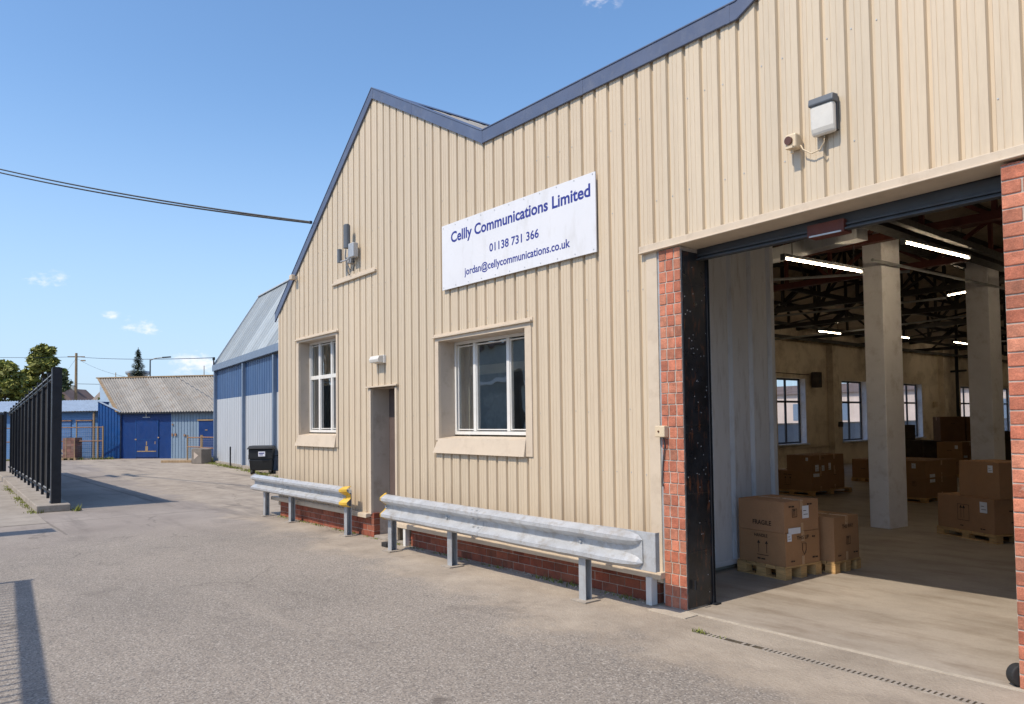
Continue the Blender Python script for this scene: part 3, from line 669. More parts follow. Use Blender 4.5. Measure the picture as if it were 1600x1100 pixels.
# header beam and roller bracket
bm = B()
box(bm, -4.22, -1.65, 5.64, 5.67, 3.145, 3.28); box(bm, -4.22, -1.65, 5.60, 5.67, 3.135, 3.15); box(bm, -4.22, -1.65, 5.62, 5.64, 3.17, 3.19); box(bm, -4.22, -1.65, 5.68, 6.0, 3.22, 3.6)
part('door_header_beam', bm, 'steel', bevel=.003)
bm = B(); box(bm, -3.10, -2.80, 5.59, 5.72, 3.12, 3.22); part('door_motor_bracket', bm, 'redox', bevel=.004)
bm = B(); box(bm, -3.08, -2.82, 5.58, 5.59, 3.118, 3.13); part('bracket_edge', bm, 'galv')

# columns ------------------------------------------------------------
def column(x, y, w_, d_, rz, lab):
    bm = B(); box(bm, -w_/2, w_/2, -d_/2, d_/2, 0, 4.6)
    o = obj('column', bm, 'column', HB, bevel=.012); o.location = Vector((x, y, 0))-HB.location; o.rotation_euler = (0, 0, rz); o['label'] = lab
column(-5.29, 11.70, .31, .50, rad(-6), 'nearer square white painted column in the hall')
column(-5.02, 15.02, .40, .36, rad(-10), 'farther white painted column behind the tall carton stack')
column(-4.6, 23.5, .4, .4, 0, 'distant white painted column')
# pilasters + dado + window boards on the side wall
bm = B()
for y in (25.25, 29.5, 34.6, 40.1, 46): box(bm, -13.30, -13.08, y-.2, y+.2, 0, 4.78)
for a, b in zip([5.8]+[25.45, 29.7, 34.8, 40.3, 46.2], [25.05, 29.3, 34.4, 39.9, 45.8, 56]): box(bm, -13.30, -13.24, a, b, .66, .70)
part('pilaster', bm, 'plaster')
for i, (a, b) in enumerate(HW):
    bm = B(); X = -13.56
    t = .06
    box(bm, X, X+.05, a, a+t, WZ0, WZ1); box(bm, X, X+.05, b-t, b, WZ0, WZ1); box(bm, X, X+.05, a+t, b-t, WZ0, WZ0+t); box(bm, X, X+.05, a+t, b-t, WZ1-t, WZ1)
    mid = a+(b-a)*.50; box(bm, X-.004, X+.046, mid-.035, mid+.035, WZ0+t, WZ1-t); box(bm, X-.002, X+.048, a+t, mid-.035, 2.16, 2.23); box(bm, X-.002, X+.048, mid+.035, b-t, 2.16, 2.23)
    fr = part('hall_window', bm, 'steel'); fr['label'] = 'grey framed hall window, number %d along the side wall from the door' % (i+1)
    for (c, d) in ((a+t, mid-.035), (mid+.035, b-t)):
        for (e, f) in ((WZ0+t, 2.16), (2.23, WZ1-t)):
            bm = B(); quad(bm, (X+.02, c, e), (X+.02, d, e), (X+.02, d, f), (X+.02, c, f)); part('pane', bm, 'glass2', parent=fr)
    bm = B(); box(bm, -13.58, -13.20, a-.05, b+.05, WZ0-.05, WZ0+.003); part('window_board', bm, 'whitepanel', parent=fr)
    bm = B()
    for y in (a+.004, b-.004): quad(bm, (-13.298, y, WZ0), (-13.55, y, WZ0), (-13.55, y, WZ1), (-13.298, y, WZ1))
    part('white_reveal', bm, 'column', parent=fr)
# pipe, wall heater, switches
bm = B(); tube(bm, [(-13.0, 35.6, 0), (-13.0, 35.6, 4.7)], .07, 8); tube(bm, [(-13.0, 35.0, 3.55), (-13.0, 36.6, 3.65)], .05, 6); tag(obj('drain_pipe', bm, 'black', smooth=True), 'black vertical pipe on the hall side wall behind the stacked cartons', 'pipe')
sp = thing('wall_speaker', 'small dark speaker box mounted high between the first two hall windows', 'speaker', (-13.24, 24.0, 2.85))
bm = B(); box(bm, .02, .24, -.16, .16, -.18, .34); obj('housing', bm, 'darkbox', sp, bevel=.02)
bm = B(); tube(bm, [(.25, 0, .0), (.262, 0, .0)], .09, 12); tube(bm, [(.25, 0, .2), (.262, 0, .2)], .05, 12); obj('cone', bm, 'black', sp)
bm = B(); tube(bm, [(-13.27, 20.2, 3.13), (-13.27, 22, 3.12), (-13.27, 23.8, 3.10)], .012, 5); tag(obj('wall_cable', bm, 'black'), 'thin dark cable along the hall wall above the first window', 'cable')
bm = B(); box(bm, -13.08, -12.98, 25.3, 25.48, 1.32, 1.5); tag(obj('switch_box', bm, 'darkbox', bevel=.01), 'small dark switch box on the pilaster left of the nearer column', 'switch box')
bm = B(); box(bm, -13.28, -13.2, 33.7, 34.0, 2.02, 2.25); tag(obj('wall_box', bm, ['cream'], bevel=.01), 'pale little box on the hall wall left of the black pipe', 'switch box')

# trusses ------------------------------------------------------------
def truss(Y, m, s, zb=4.28):
    bm = B(); T = lambda x: topz(x)-.26
    beam(bm, (-13.2, Y, zb), (7.6, Y, zb), s*1.2, s)
    pts = [(-13.2, 4.6 if Y > 9 else 3.75), (-12.0, 4.68), (-9.82, T(-9.82)), (-7.1, T(-7.1)), (-3.55, T(-3.55)), (1.2, T(1.2)), (4.6, 4.9), (7.6, 4.9)]
    for (a, za), (b, zb2) in zip(pts, pts[1:]): beam(bm, (a, Y, za), (b, Y, zb2), s*1.2, s)
    xx = [-12.4, -11.5, -10.7, -9.82, -8.9, -8.0, -7.1, -6.2, -5.3, -4.4, -3.5, -2.4, -1.2, 0, 1.2, 2.4, 3.6]
    for i, x in enumerate(xx):
        if T(x) > zb+.15: beam(bm, (x, Y, zb), (x, Y, T(x)), s*.55, s*.55)
        if i:
            p = xx[i-1]; q = (p, x) if i % 2 else (x, p)
            if T(q[1]) > zb+.1: beam(bm, (q[0], Y, zb), (q[1], Y, T(q[1])), s*.5, s*.5)
    part('roof_truss', bm, m)
for Y, m in ((8.6, 'redox'), (11.0, 'redox'), (13.6, 'redox'), (16.5, 'darksteel'), (19.6, 'darksteel'), (23, 'darksteel'), (27, 'darksteel'), (31.5, 'darksteel'), (36.5, 'darksteel'), (42, 'darksteel'), (48, 'darksteel')): truss(Y, m, .11)
bm = B()
for x in (-11.7, -8.4, -5.25, -2.2, 1.2): beam(bm, (x, 8.4, 4.38), (x, 55, 4.38), .07, .09)
for i in range(12): # raking wind braces between trusses
    y = 8.6+i*3.6; x = random.choice((-11.5, -9.5, -7.3, -6.2)); beam(bm, (x, y, 4.3), (x+random.uniform(1.2, 2.6), y+random.uniform(2, 3.4), 5.0), .05, .05)
part('tie_beam', bm, 'darksteel')
bm = B()
for (a, za), (b, zb) in segs[:4]:
    for t in (.25, .5, .75): x = a+(b-a)*t; z = za+(zb-za)*t-.17; beam(bm, (x, 5.9, z), (x, 56, z), .06, .10)
part('purlin', bm, 'darksteel')
bm = B()
for (x0, y0, z0, x1, y1, z1) in ((-12.9, 15, 4.05, -6.1, 16.3, 4.05), (-12.9, 21, 4.1, -6.5, 20, 4.1), (-12, 9.5, 4.15, -5.2, 12.5, 4.0), (-5.1, 11, 3.98, -4.2, 24, 3.98), (-9, 27, 4.0, -3, 26, 4.0)):
    tube(bm, [(x0, y0, z0), ((x0+x1)/2, (y0+y1)/2, z0-.03), (x1, y1, z1)], .025, 5)
part('conduit', bm, 'galvpost')
bm = B(); box(bm, -4.30, -4.10, 7.0, 20, 3.985, 4.10); box(bm, -3.98, -3.90, 6.2, 20, 3.98, 4.06); part('cable_tray', bm, 'darksteel')
bm = B(); beam(bm, (-6.05, 9.6, 3.98), (-4.45, 9.35, 4.0), .22, .16); part('duct', bm, 'whitepanel')

# fluorescent lights ---------------------------------------------------
def striplight(p0, p1, lab, two=True):
    p0 = Vector(p0); p1 = Vector(p1); c = (p0+p1)/2; L = (p1-p0).length; a = math.atan2(p1.y-p0.y, p1.x-p0.x)
    t = thing('strip_light', lab, 'ceiling light', c, a, 'fluorescent strip lights under the hall roof')
    bm = B(); box(bm, -L/2-.03, L/2+.03, -.03, .03, .012, .05); box(bm, -L/2-.03, -L/2, -.03, .03, -.03, .015); box(bm, L/2, L/2+.03, -.03, .03, -.03, .015)
    obj('batten', bm, 'steel', t)
    bm = B()
    for s in (-1, 1):
        a0, b0 = (0.012, L/2) if s > 0 else (-L/2, -.012)
        tube(bm, [(a0, 0, -.006), (b0, 0, -.006)], .010, 8)
    obj('tube', bm, 'tube', t)
    bm = B()
    for s in (-.4, .4): tube(bm, [(L*s, 0, .06), (L*s, 0, (4.35-c.z) if c.z > 3.3 and c.y > 8.2 else .15)], .006, 5)
    obj('hanger', bm, 'darksteel', t)
striplight((-5.09, 8.6, 3.7), (-4.93, 10.29, 3.7), 'largest lit strip light, left of the nearer white column')
striplight((-4.16, 9.85, 3.9), (-4.03, 11.57, 3.9), 'dimly lit strip light running along the cable tray between the two columns')
striplight((-5.80, 15.6, 4.0), (-5.32, 15.42, 4.0), 'short lit strip light touching the left side of the farther column')
striplight((-10.38, 19.14, 4.0), (-10.35, 20.28, 4.0), 'small lit strip light above the gap between the first two hall windows')
striplight((-9.49, 25.77, 4.0), (-9.5, 27.25, 4.0), 'small lit strip light near the top of the black pipe')
striplight((-9.78, 21.7, 4.0), (-9.78, 23.27, 4.0), 'lit strip light half hidden by the right edge of the nearer column')
striplight((-4.30, 14.2, 3.85), (-3.9, 14.1, 3.85), 'lit strip light end showing between the farther column and the right pier')
striplight((-7.4, 29.2, 4.0), (-6.6, 28.6, 4.0), 'small distant lit strip light low beside the right pier')

striplight((-8.0, 7.2, 3.14), (-6.8, 7.2, 3.14), 'added unseen strip light brightening the office behind the wider window')  # added lamp above the window head, out of sight, lights the office
for i, (x, y) in enumerate(((-11.5, 12), (-11.5, 16), (-8, 33), (-11, 33), (-8, 38), (-11, 44), (-6, 40), (-1.5, 11), (-1, 15), (-.5, 20), (1.5, 12), (1.5, 26), (0, 32), (-2, 38))):  # extra lamps out of view, added to brighten the hall
    w_ = ('near left', 'mid left')[i] if i < 2 else ''
    striplight((x, y-.6, 4.0), (x+.05, y+.6, 4.0), 'added unseen strip light brightening the hall from behind the panel, columns or right pier')
# ------------------------------------------------------------------ things on the facade
sg = thing('company_sign', 'white rectangular company sign with blue lettering on the beige wall', 'sign', (-6.6, 5.37, 3.78))
def plate(z): return z
bm = B(); prism(bm, [(-7.965, 4.20), (-5.215, 4.185), (-5.215, 3.37), (-7.965, 3.37)], lambda x, z: (x, 5.362, z), lambda x, z: (x, 5.378, z)); obj('panel', bm, 'signface', sg, world=True, bevel=.002)
bm = B(); box(bm, -7.94, -5.24, 5.378, 5.399, 3.42, 3.46); box(bm, -7.94, -5.24, 5.378, 5.399, 4.10, 4.14); obj('backing_rail', bm, 'galvpost', sg, world=True)
pl = lambda u, v: Vector((u+6.6, 5.3612-5.37, v-3.78))
text('lettering', 'Cellly Communications Limited', 'ink', sg, -7.76, -5.285, 3.952, .133, pl, .026)
text('lettering', '01138 731 366', 'ink', sg, -6.965, -6.08, 3.690, .098, pl, .020)
text('lettering', 'jordan@cellycommunications.co.uk', 'ink', sg, -7.475, -5.59, 3.492, .092, pl, .020)
bm = B()
for i in range(11):
    x = -7.93+i*.268
    for z in (4.165, 3.40): box(bm, x-.005, x+.005, 5.358, 5.363, z-.005, z+.005)
obj('fixing_screw', bm, 'galvpost', sg, world=True)

fl = thing('flood_light', 'square security floodlight with grey blue hood high on the beige wall above the loading door', 'light', (-2.80, 5.38, 3.95))
bm = B(); box(bm, -.09, .09, -.02, .018, -.12, .14); obj('back_box', bm, 'steel', fl, bevel=.006)
bm = B(); prism(bm, [(-.025, -.145), (-.065, -.135), (-.08, -.09), (-.085, .085), (-.025, .085)], lambda y, z: (-.092, y, z), lambda y, z: (.092, y, z)); obj('diffuser', bm, 'lampwhite', fl, bevel=.018)
bm = B(); prism(bm, [(-.01, .085), (-.094, .08), (-.098, .095), (-.09, .14), (-.01, .15)], lambda y, z: (-.097, y, z), lambda y, z: (.097, y, z)); obj('hood', bm, 'antenna', fl, bevel=.008)
bm = B(); tube(bm, [(-.0, -.04, -.14), (-.01, -.03, -.19), (-.05, -.02, -.235), (-.12, -.02, -.245), (-.18, -.03, -.20), (-.20, -.03, -.16)], .0055, 6); obj('cable', bm, 'cream', fl, smooth=True)
sc_ = thing('security_camera', 'small cream sensor camera left of the floodlight', 'camera', (-3.06, 5.38, 3.83))
bm = B(); box(bm, -.045, .045, -.075, .018, -.055, .06); obj('housing', bm, 'cream', sc_, bevel=.014)
bm = B(); tube(bm, [(-.01, -.07, .005), (-.012, -.092, .004)], .032, 16); obj('lens', bm, 'lens', sc_)
bm = B(); box(bm, -.03, .03, -.10, -.07, -.062, -.045); tube(bm, [(0, -.05, -.06), (0, -.05, -.09)], .012, 8); obj('gland', bm, 'cream', sc_)

an = thing('wall_antenna', 'grey wall antenna cluster high above the brown door', 'antenna', (-10.45, 5.38, 4.4))
bm = B(); tube(bm, [(-.0, -.10, -.03), (-.0, -.10, .33)], .052, 12); tube(bm, [(0, -.10, .33), (0, -.10, .345)], .04, 12); obj('tall_housing', bm, 'antenna', an, smooth=False, bevel=.004)
bm = B(); tube(bm, [(-.25, -.10, -.21), (-.25, -.10, .0)], .038, 12); obj('short_housing', bm, 'antenna', an)
bm = B(); box(bm, .05, .22, -.11, -.02, -.19, .03); obj('junction_box', bm, 'galvpost', an, bevel=.012)
bm = B(); tube(bm, [(0, -.12, -.05), (-.06, -.10, -.16), (-.10, -.04, -.27), (-.10, .0, -.34)], .012, 6); tube(bm, [(.06, -.06, -.12), (.0, -.08, -.2), (-.18, -.10, -.2), (-.24, -.10, -.2)], .012, 6); box(bm, -.12, .02, -.04, .018, -.24, -.14); obj('bracket', bm, 'galvpost', an)
bm = B(); tube(bm, [(.10, -.05, -.19), (.12, -.04, -.3), (.07, -.03, -.38), (.05, -.01, -.3), (.05, 0, -.22)], .006, 5); tube(bm, [(-.1, -.05, -.26), (-.14, -.03, -.36), (-.07, -.02, -.42), (-.04, -.01, -.3)], .006, 5); obj('cable', bm, 'black', an)
bm = B(); beam(bm, (-11.17, 5.385, 3.915), (-9.74, 5.385, 3.93), .045, .035); box(bm, -11.15, -9.76, 5.392, 5.40, 3.93, 3.99); part('blocked_opening_flashing', bm, 'trim', bevel=.003)

dl = thing('bulkhead_light', 'small white bulkhead light above the brown door', 'light', (-9.62, 5.38, 2.6))
bm = B(); box(bm, -.14, .14, -.02, .018, -.055, .06); obj('base', bm, 'white', dl, bevel=.005)
bm = B(); prism(bm, [(-.02, -.05), (-.10, -.045), (-.115, 0), (-.09, .05), (-.02, .06)], lambda y, z: (-.13, y, z), lambda y, z: (.13, y, z)); obj('cover', bm, 'lampwhite', dl, bevel=.008)
bl = thing('eave_light', 'tiny cream floodlight under the left roof edge', 'light', (-12.6, 5.37, 4.26))
bm = B(); box(bm, -.055, .055, -.10, -.03, -.045, .045); obj('housing', bm, 'trim', bl, bevel=.015)
bm = B(); box(bm, -.02, .02, -.04, .028, -.03, .03); obj('bracket', bm, 'galvpost', bl)
jb = thing('call_box', 'small cream push button box on the left brick pier', 'switch box', (-4.425, 5.375, 1.58))
bm = B(); box(bm, -.055, .055, -.05, .012, -.052, .052); obj('housing', bm, 'cream', jb, bevel=.008)
bm = B(); tube(bm, [(-.01, -.05, 0), (-.01, -.057, 0)], .009, 10); obj('button', bm, 'lens', jb)
bm = B()
tube(bm, [(-4.41, 5.36, 1.53), (-4.405, 5.372, 1.45), (-4.43, 5.372, 1.3), (-4.44, 5.37, 1.12), (-4.435, 5.37, 1.08)], .006, 6); tag(obj('thin_cable', bm, 'steel'), 'thin cable hanging below the push button box on the pier', 'cable')

# twin overhead cable and poles
UP = thing('utility_pole', 'wooden pole with crossarm and transformer standing off to the left, mirrored in the left window', 'pole', (-28, -2, 0))
bm = B(); tube(bm, [(0, 0, 0), (0, 0, 11.2)], .15, 10, .10); obj('shaft', bm, 'timber', UP, smooth=True)
bm = B(); box(bm, -1.0, 1.0, -.06, .06, 10.2, 10.35); box(bm, -.8, .8, -.06, .06, 9.5, 9.65); box(bm, -.9, .9, -.06, .06, 5.2, 5.3); obj('crossarm', bm, 'timber', UP)
bm = B(); tube(bm, [(.35, 0, 6.6), (.35, 0, 7.5)], .28, 12); obj('transformer', bm, 'steel', UP)
bm = B()
for dz, sag in ((0, .30), (-.05, .33)):
    A = Vector((-11.90, 5.33, 5.10+dz*.3)); Bp = Vector((-28, -2, 10.35+dz*1.6)); tube(bm, [A.lerp(Bp, t/24)-Vector((0, 0, sag*4*(t/24)*(1-t/24))) for t in range(25)], .016, 6)
tag(obj('overhead_cable', bm, 'black'), 'twin black overhead cable sagging across the sky to the left roof edge', 'cable')
bm = B(); box(bm, -11.92, -11.875, 5.315, 5.364, 5.07, 5.12); tag(obj('cable_anchor', bm, 'steel', bevel=.01), 'little metal anchor holding the overhead cable on the navy roof edge', 'bracket')

# ------------------------------------------------------------------ guardrails
def wprofile(amp=1., n=1):
    # (z, out) from bottom to top; out is toward the yard
    return [(-.155, .000), (-.150, .030*amp), (-.115, .095*amp), (-.083, .095*amp), (-.028, .012*amp), (.028, .012*amp), (.083, .095*amp), (.115, .095*amp), (.150, .030*amp), (.155, .0)]
def rail_mesh(bm, sections):
    """sections: list of (x, y, zc, amp, zscale)"""
    prev = None
    for (x, y, zc, amp, zs) in sections:
        cur = []
        for z, o_ in wprofile(amp): cur.append(bm.verts.new((x, y-o_, zc+z*zs)))
        if prev:
            for i in range(len(cur)-1): bm.faces.new((prev[i], cur[i], cur[i+1], prev[i+1]))
        prev = cur
def solid(o, t=.005):
    s = o.modifiers.new('solid', 'SOLIDIFY'); s.thickness = t; s.offset = 0
    return o
def guardrail(lab, x0, x1, yfun, zfun, zs, posts, ends, laps):
    t = thing('guardrail', lab, 'guardrail', ((x0+x1)/2, yfun((x0+x1)/2), 0), 0, 'galvanised guardrails along the beige wall')
    bm = B(); n = 40; sec = []
    a, b = x0+(.10 if ends[0] else 0), x1-(.10 if ends[1] == 'y' else 0)
    for i in range(n+1):
        x = a+(b-a)*i/n; amp = 1
        if ends[1] == 'taper' and x > x1-.42: amp = 1
        sec.append((x, yfun(x), zfun(x)+random.uniform(-.002, .002), amp+random.uniform(-.03, .03), zs))
    if ends[1] == 'taper': sec = [s_ for s_ in sec if s_[0] < x1-.34]
    rail_mesh(bm, sec)
    r = solid(obj('rail_beam', bm, 'galv', t, world=True, smooth=False))
    if ends[1] == 'taper':
        # corrugations pinch to two points on a flat end plate
        bm = B(); xa = sec[-1][0]; ya, za = yfun(xa), zfun(xa)
        rings = []
        for k in range(9):
            f = k/8; x = xa+.32*f; w_ = math.sqrt(max(1-f*f, 0)) if k < 8 else .0
            ring = []
            for z, o_ in wprofile(1):
                zc = .095 if z > 0 else -.095
                if abs(z) > .13 or abs(z) < .03: zz = z*(1-f)+(zc+(z-zc)*w_)*f if abs(z) < .03 else z*(1-f)+(zc+(z-zc)*w_)*f; oo = o_*(1-f)+.012*f
                else: zz = zc+(z-zc)*w_; oo = .012+(o_-.012)*w_
                ring.append(bm.verts.new((x, ya-oo, zfun(x)+zz*zs)))
            rings.append(ring)
        for p, q in zip(rings, rings[1:]):
            for i in range(len(p)-1): bm.faces.new((p[i], q[i], q[i+1], p[i+1]))
        solid(obj('tapered_nose', bm, 'galv', t, world=True, smooth=False))
        bm = B(); box(bm, xa-.25, x1, ya-.004, ya+.004, zfun(x1)-.155*zs, zfun(x1)+.165*zs); box(bm, x1, x1+.004, ya-.004, ya+.05, zfun(x1)-.155*zs, zfun(x1)+.165*zs)
        obj('end_plate', bm, 'galv', t, world=True, bevel=.002)
    for side, e in ((0, ends[0]), (1, ends[1])):
        if e in ('y', 'g'):
            xs_ = (x0+.10, x0) if side == 0 else (x1-.10, x1)
            bm = B(); yb = yfun(xs_[0]); 
            rail_mesh(bm, [(xs_[0]+(xs_[1]-xs_[0])*f, yb-.003+(.055*f*f), zfun(xs_[0]), 1.04-.25*f, zs*(1.02+.05*f)) for f in (0, .35, .7, 1)])
            o = solid(obj('end_flare', bm, 'yellow' if e == 'y' else 'galv', t, world=True), .008)
            if e == 'y': o['label'] = 'yellow painted flared rail end'
    for xl in laps:
        bm = B(); rail_mesh(bm, [(xl-.16, yfun(xl)-.005, zfun(xl), 1.02, zs*.99), (xl+.02, yfun(xl)-.005, zfun(xl), 1.02, zs*.99)]); solid(obj('lap_joint', bm, 'galv', t, world=True), .003)
        bm = B()
        for dx in (-.12, -.03):
            for z, o_ in ((.045, .045), (-.045, .045), (.135, .06), (-.135, .06)): tube(bm, [(xl+dx, yfun(xl)-o_+.004, zfun(xl)+z*zs), (xl+dx, yfun(xl)-o_-.014, zfun(xl)+z*zs)], .011, 8)
        obj('bolt', bm, 'galvpost', t, world=True)
    for px, py in posts:
        zt = zfun(px)+.10
        bm = B(); box(bm, px-.045, px+.045, py+.0, py+.008, 0, zt); box(bm, px-.045, px-.037, py+.008, py+.075, 0, zt); box(bm, px-.045, px+.045, py+.075, py+.083, 0, zt)
        obj('post', bm, 'galvpost', t, world=True, bevel=.002)
        bm = B(); box(bm, px-.10, px+.10, py-.06, py+.14, 0, .014); obj('base_plate', bm, 'conc', t, world=True, bevel=.002)
        bm = B(); y_ = yfun(px); tube(bm, [(px, y_+.01, zfun(px)), (px, y_-.032, zfun(px))], .016, 8); box(bm, px-.05, px+.05, y_-.018, y_-.013, zfun(px)-.02, zfun(px)+.02)
        obj('bolt', bm, 'galvpost', t, world=True)
    return t
guardrail('shorter galvanised guardrail at the far left corner of the wall, yellow at its near end', -14.05, -10.22, lambda x: 5.165, lambda x: .595-.008*(x+14)/3.8, .93,
          [(-13.58, 5.18), (-12.42, 5.18), (-10.32, 5.17)], ('g', 'y'), [-12.5])
guardrail('longer guardrail between the brown door and the brick pier, with flat grey near end', -8.82, -4.20, lambda x: 4.97+.0*(x+8.8)/4.6, lambda x: .583-.006*(x+8.8), 1.04+.0,
          [(-8.70, 4.99), (-7.30, 4.98), (-5.08, 4.96)], ('y', 'taper'), [-6.62])

# ------------------------------------------------------------------ black fence on kerb (left)
def fdir(x0, y0, x1, y1):
    L = math.hypot(x1-x0, y1-y0); return L, math.atan2(y1-y0, x1-x0)
fx0, fy0, fx1, fy1 = -17.60, 2.44, -31.3, 2.92
L, a = fdir(fx0, fy0, fx1, fy1)
fn = thing('metal_fence', 'tall black metal fence with vertical bars standing on a long concrete kerb', 'fence', (fx0, fy0, 0), a)
def ztf(u): return 2.84-.045*u     # top drops slightly with the ground line of the bars
bm = B(); box(bm, -.07, .08, -.085, .085, .13, 2.88); obj('end_post', bm, 'black', fn, bevel=.006)
bm = B(); prism(bm, [(.08, .30), (L, .30), (L, ztf(L)-.12), (.08, ztf(0)-.12)], lambda x, z: (x, -.040, z), lambda x, z: (x, -.028, z)); obj('infill_sheet', bm, 'fenceblack', fn)
bm = B()
for zz in (lambda u: .30, lambda u: ztf(u)-.13, lambda u: ztf(u)-.03): beam(bm, (.08, .0, zz(0)), (L, .0, zz(L)), .05, .035)
obj('rail', bm, 'galvpost' if False else 'black', fn)
# light galvanised trims along the top, bottom and bar edges
bm = B(); beam(bm, (.09, -.012, .325), (L, -.012, .325), .02, .03); beam(bm, (.09, -.005, ztf(0)-.14), (L, -.005, ztf(L)-.14), .02, .03); beam(bm, (.09, .0, ztf(0)-.035), (L, .0, ztf(L)-.035), .055, .012); box(bm, .081, .093, .0, .09, .14, 2.86); obj('edge_trim', bm, 'galvpost', fn)
u = 1.35; i = 0
while u < L:
    bm = B(); box(bm, u-.04, u+.04, -.02, .035, .13, ztf(u)+.07); obj('bar', bm, 'black', fn, bevel=.004)
    u += 1.14
bm = B(); box(bm, -.36, L, -.22, .36, 0, .14); obj('kerb', bm, 'conc', fn, bevel=.015)
bm = B(); box(bm, .02, .06, .09, .11, .15, .19); obj('bolt', bm, 'galvpost', fn)
# fence across the far end
fg = thing('metal_fence', 'dark green sheet fence closing off the far left behind the barred fence', 'fence', (-33.0, -2.0, 0))
bm = B(); corr(bm, (0, 0, 0), (0, 1, 0), 5.0, (0, 0, 1), 2.15, (1, 0, 0), .2, .04); obj('sheet', bm, 'darkbox', fg)
bm = B(); 
for y in (0, 2.4, 4.9): box(bm, .03, .11, y, y+.08, 0, 2.25)
obj('post', bm, 'black', fg)
# off-frame fence whose shadow falls in the left foreground
of = thing('metal_fence', 'black railing left of the viewer, seen by its shadow on the asphalt', 'fence', (-9.9, -1.20, 0))
L2, a2 = fdir(-9.9, -1.20, -1.2, -1.98)
of.rotation_euler = (0, 0, a2)
bm = B(); box(bm, 0, L2, -.03, .03, 2.83, 2.96); box(bm, 0, L2, -.02, .02, .25, .30); obj('rail', bm, 'black', of)
bm = B()
for i in range(70):
    u = .02+i*.125
    if u > L2: break
    tube(bm, [(u, 0, .05), (u, 0, 2.8)], .012, 6)
o = obj('bar', bm, 'black', of)
bm = B(); box(bm, -.04, .04, -.04, .04, 0, 2.98); obj('post', bm, 'black', of)
bm = B(); box(bm, -.27, .27, -.08, .08, 0, 3.0); gp = tag(obj('gate_post', bm, 'black', loc=(-14.33, -.45, 0), bevel=.006), 'broad black gate post left of the picture casting a short bar of shadow', 'post')

# ------------------------------------------------------------------ grey shed (left, behind)
sh = thing('grey_shed', 'tall metal shed with navy upper band, pale grey walls and steep grey roof', 'building', (-33.6, 10.7, 0), rad(-5.2))
ZB = 2.75; LS = 14.5
for m_, z0, z1 in (('paleclad', .10, ZB), ('navy', ZB, 4.05)):
    bm = B(); corr(bm, (0, 0, z0), (1, 0, 0), LS, (0, 0, 1), z1-z0, (0, -1, 0), .30, .03, f=.1); box(bm, -.01, .0, 0, 6, z0, z1); obj('wall_panel', bm, m_, sh)
bm = B()
for u in (.02, 4.75, 8.75, 12.7): box(bm, u-.07, u+.07, -.12, .01, .0, 4.03)
obj('pilaster', bm, 'slate', sh)
bm = B(); beam(bm, (-.15, -.10, 4.13), (LS, -.10, 4.30), .12, .26); obj('eaves_beam', bm, 'slate', sh)
bm = B(); e = Vector((0, 1.95, 3.2)); corr(bm, (-.12, -.08, 4.24), (1, 0, .008), LS, e, e.length+.05, (0, -3.2, 1.95), .45, .03, f=.08, sheet=1.1, tintvar=.22)
e2 = Vector((0, 4.2, -3.2)); corr(bm, (-.12, 1.87, 7.46), (1, 0, .008), LS, e2, e2.length, (0, 3.2, 4.2), .45, .03, f=.08, sheet=1.1, tintvar=.2); obj('roof', bm, 'roofgrey', sh)
bm = B(); prism(bm, [(0, 4.05), (1.9, 7.4), (6, 4.05)], lambda y, z: (-.02, y, z), lambda y, z: (.0, y, z)); obj('gable', bm, 'paleclad', sh)
bm = B(); beam(bm, (-.14, 1.88, 7.48), (LS, 1.88, 7.56), .16, .05); beam(bm, (-.15, -.1, 4.25), (-.15, 1.88, 7.46), .05, .08); obj('ridge_cap', bm, 'paleclad', sh)
bm = B(); box(bm, -.1, LS, -.13, .0, 0, .10); obj('plinth', bm, 'conc', sh)
bm = B(); tube(bm, [(3.2, -.18, 0), (3.2, -.18, .78)], .03, 6); obj('stub_pipe', bm, 'black', sh)
bm = B(); tube(bm, [(-.12, -.1, 4.2), (-.12, -.1, 4.62)], .03, 6); box(bm, -.2, -.04, -.14, -.06, 4.5, 4.62); obj('cable_bracket', bm, 'black', sh)

# ------------------------------------------------------------------ blue building (centre far)
bb = thing('blue_workshop', 'blue workshop with big royal blue door and old grey corrugated roof', 'building', (-43.0, 7.6, 0), rad(41.69))
bm = B(); corr(bm, (4.30, 0, .0), (1, 0, 0), 5.5, (0, 0, 1), 2.32, (0, -1, 0), .16, .02, f=.14); obj('wall_cladding', bm, 'paleblue', bb)
bm = B(); box(bm, 1.55, 4.30, .0, .1, 0, 2.33); obj('door_wall', bm, 'royal2', bb)
bm = B(); corr(bm, (.30, -.10, .03), (1, 0, 0), 1.25, (0, 0, 1), lambda x: 2.90-.47*x, (0, -1, 0), .17, .02, f=.12)
box(bm, .30, .32, -.1, 4, 0, 2.9)
obj('blue_end_wall', bm, 'royal', bb)
bm = B(); beam(bm, (.28, -.12, 2.95), (1.60, -.12, 2.36), .08, .05); obj('verge_flashing', bm, 'roofblue', bb)
bm = B()
box(bm, 2.36, 3.62, -.03, -.001, .06, 1.93); 
dd = obj('large_door', bm, 'royal2', bb, bevel=.01); dd['label'] = 'big royal blue door with a wicket door in it'
bm = B()
for q in ((2.36, 2.39, .06, 1.93), (3.59, 3.62, .06, 1.93), (2.39, 3.59, 1.90, 1.93), (2.39, 3.59, .95, .98)): box(bm, q[0], q[1], -.04, -.031, q[2], q[3])
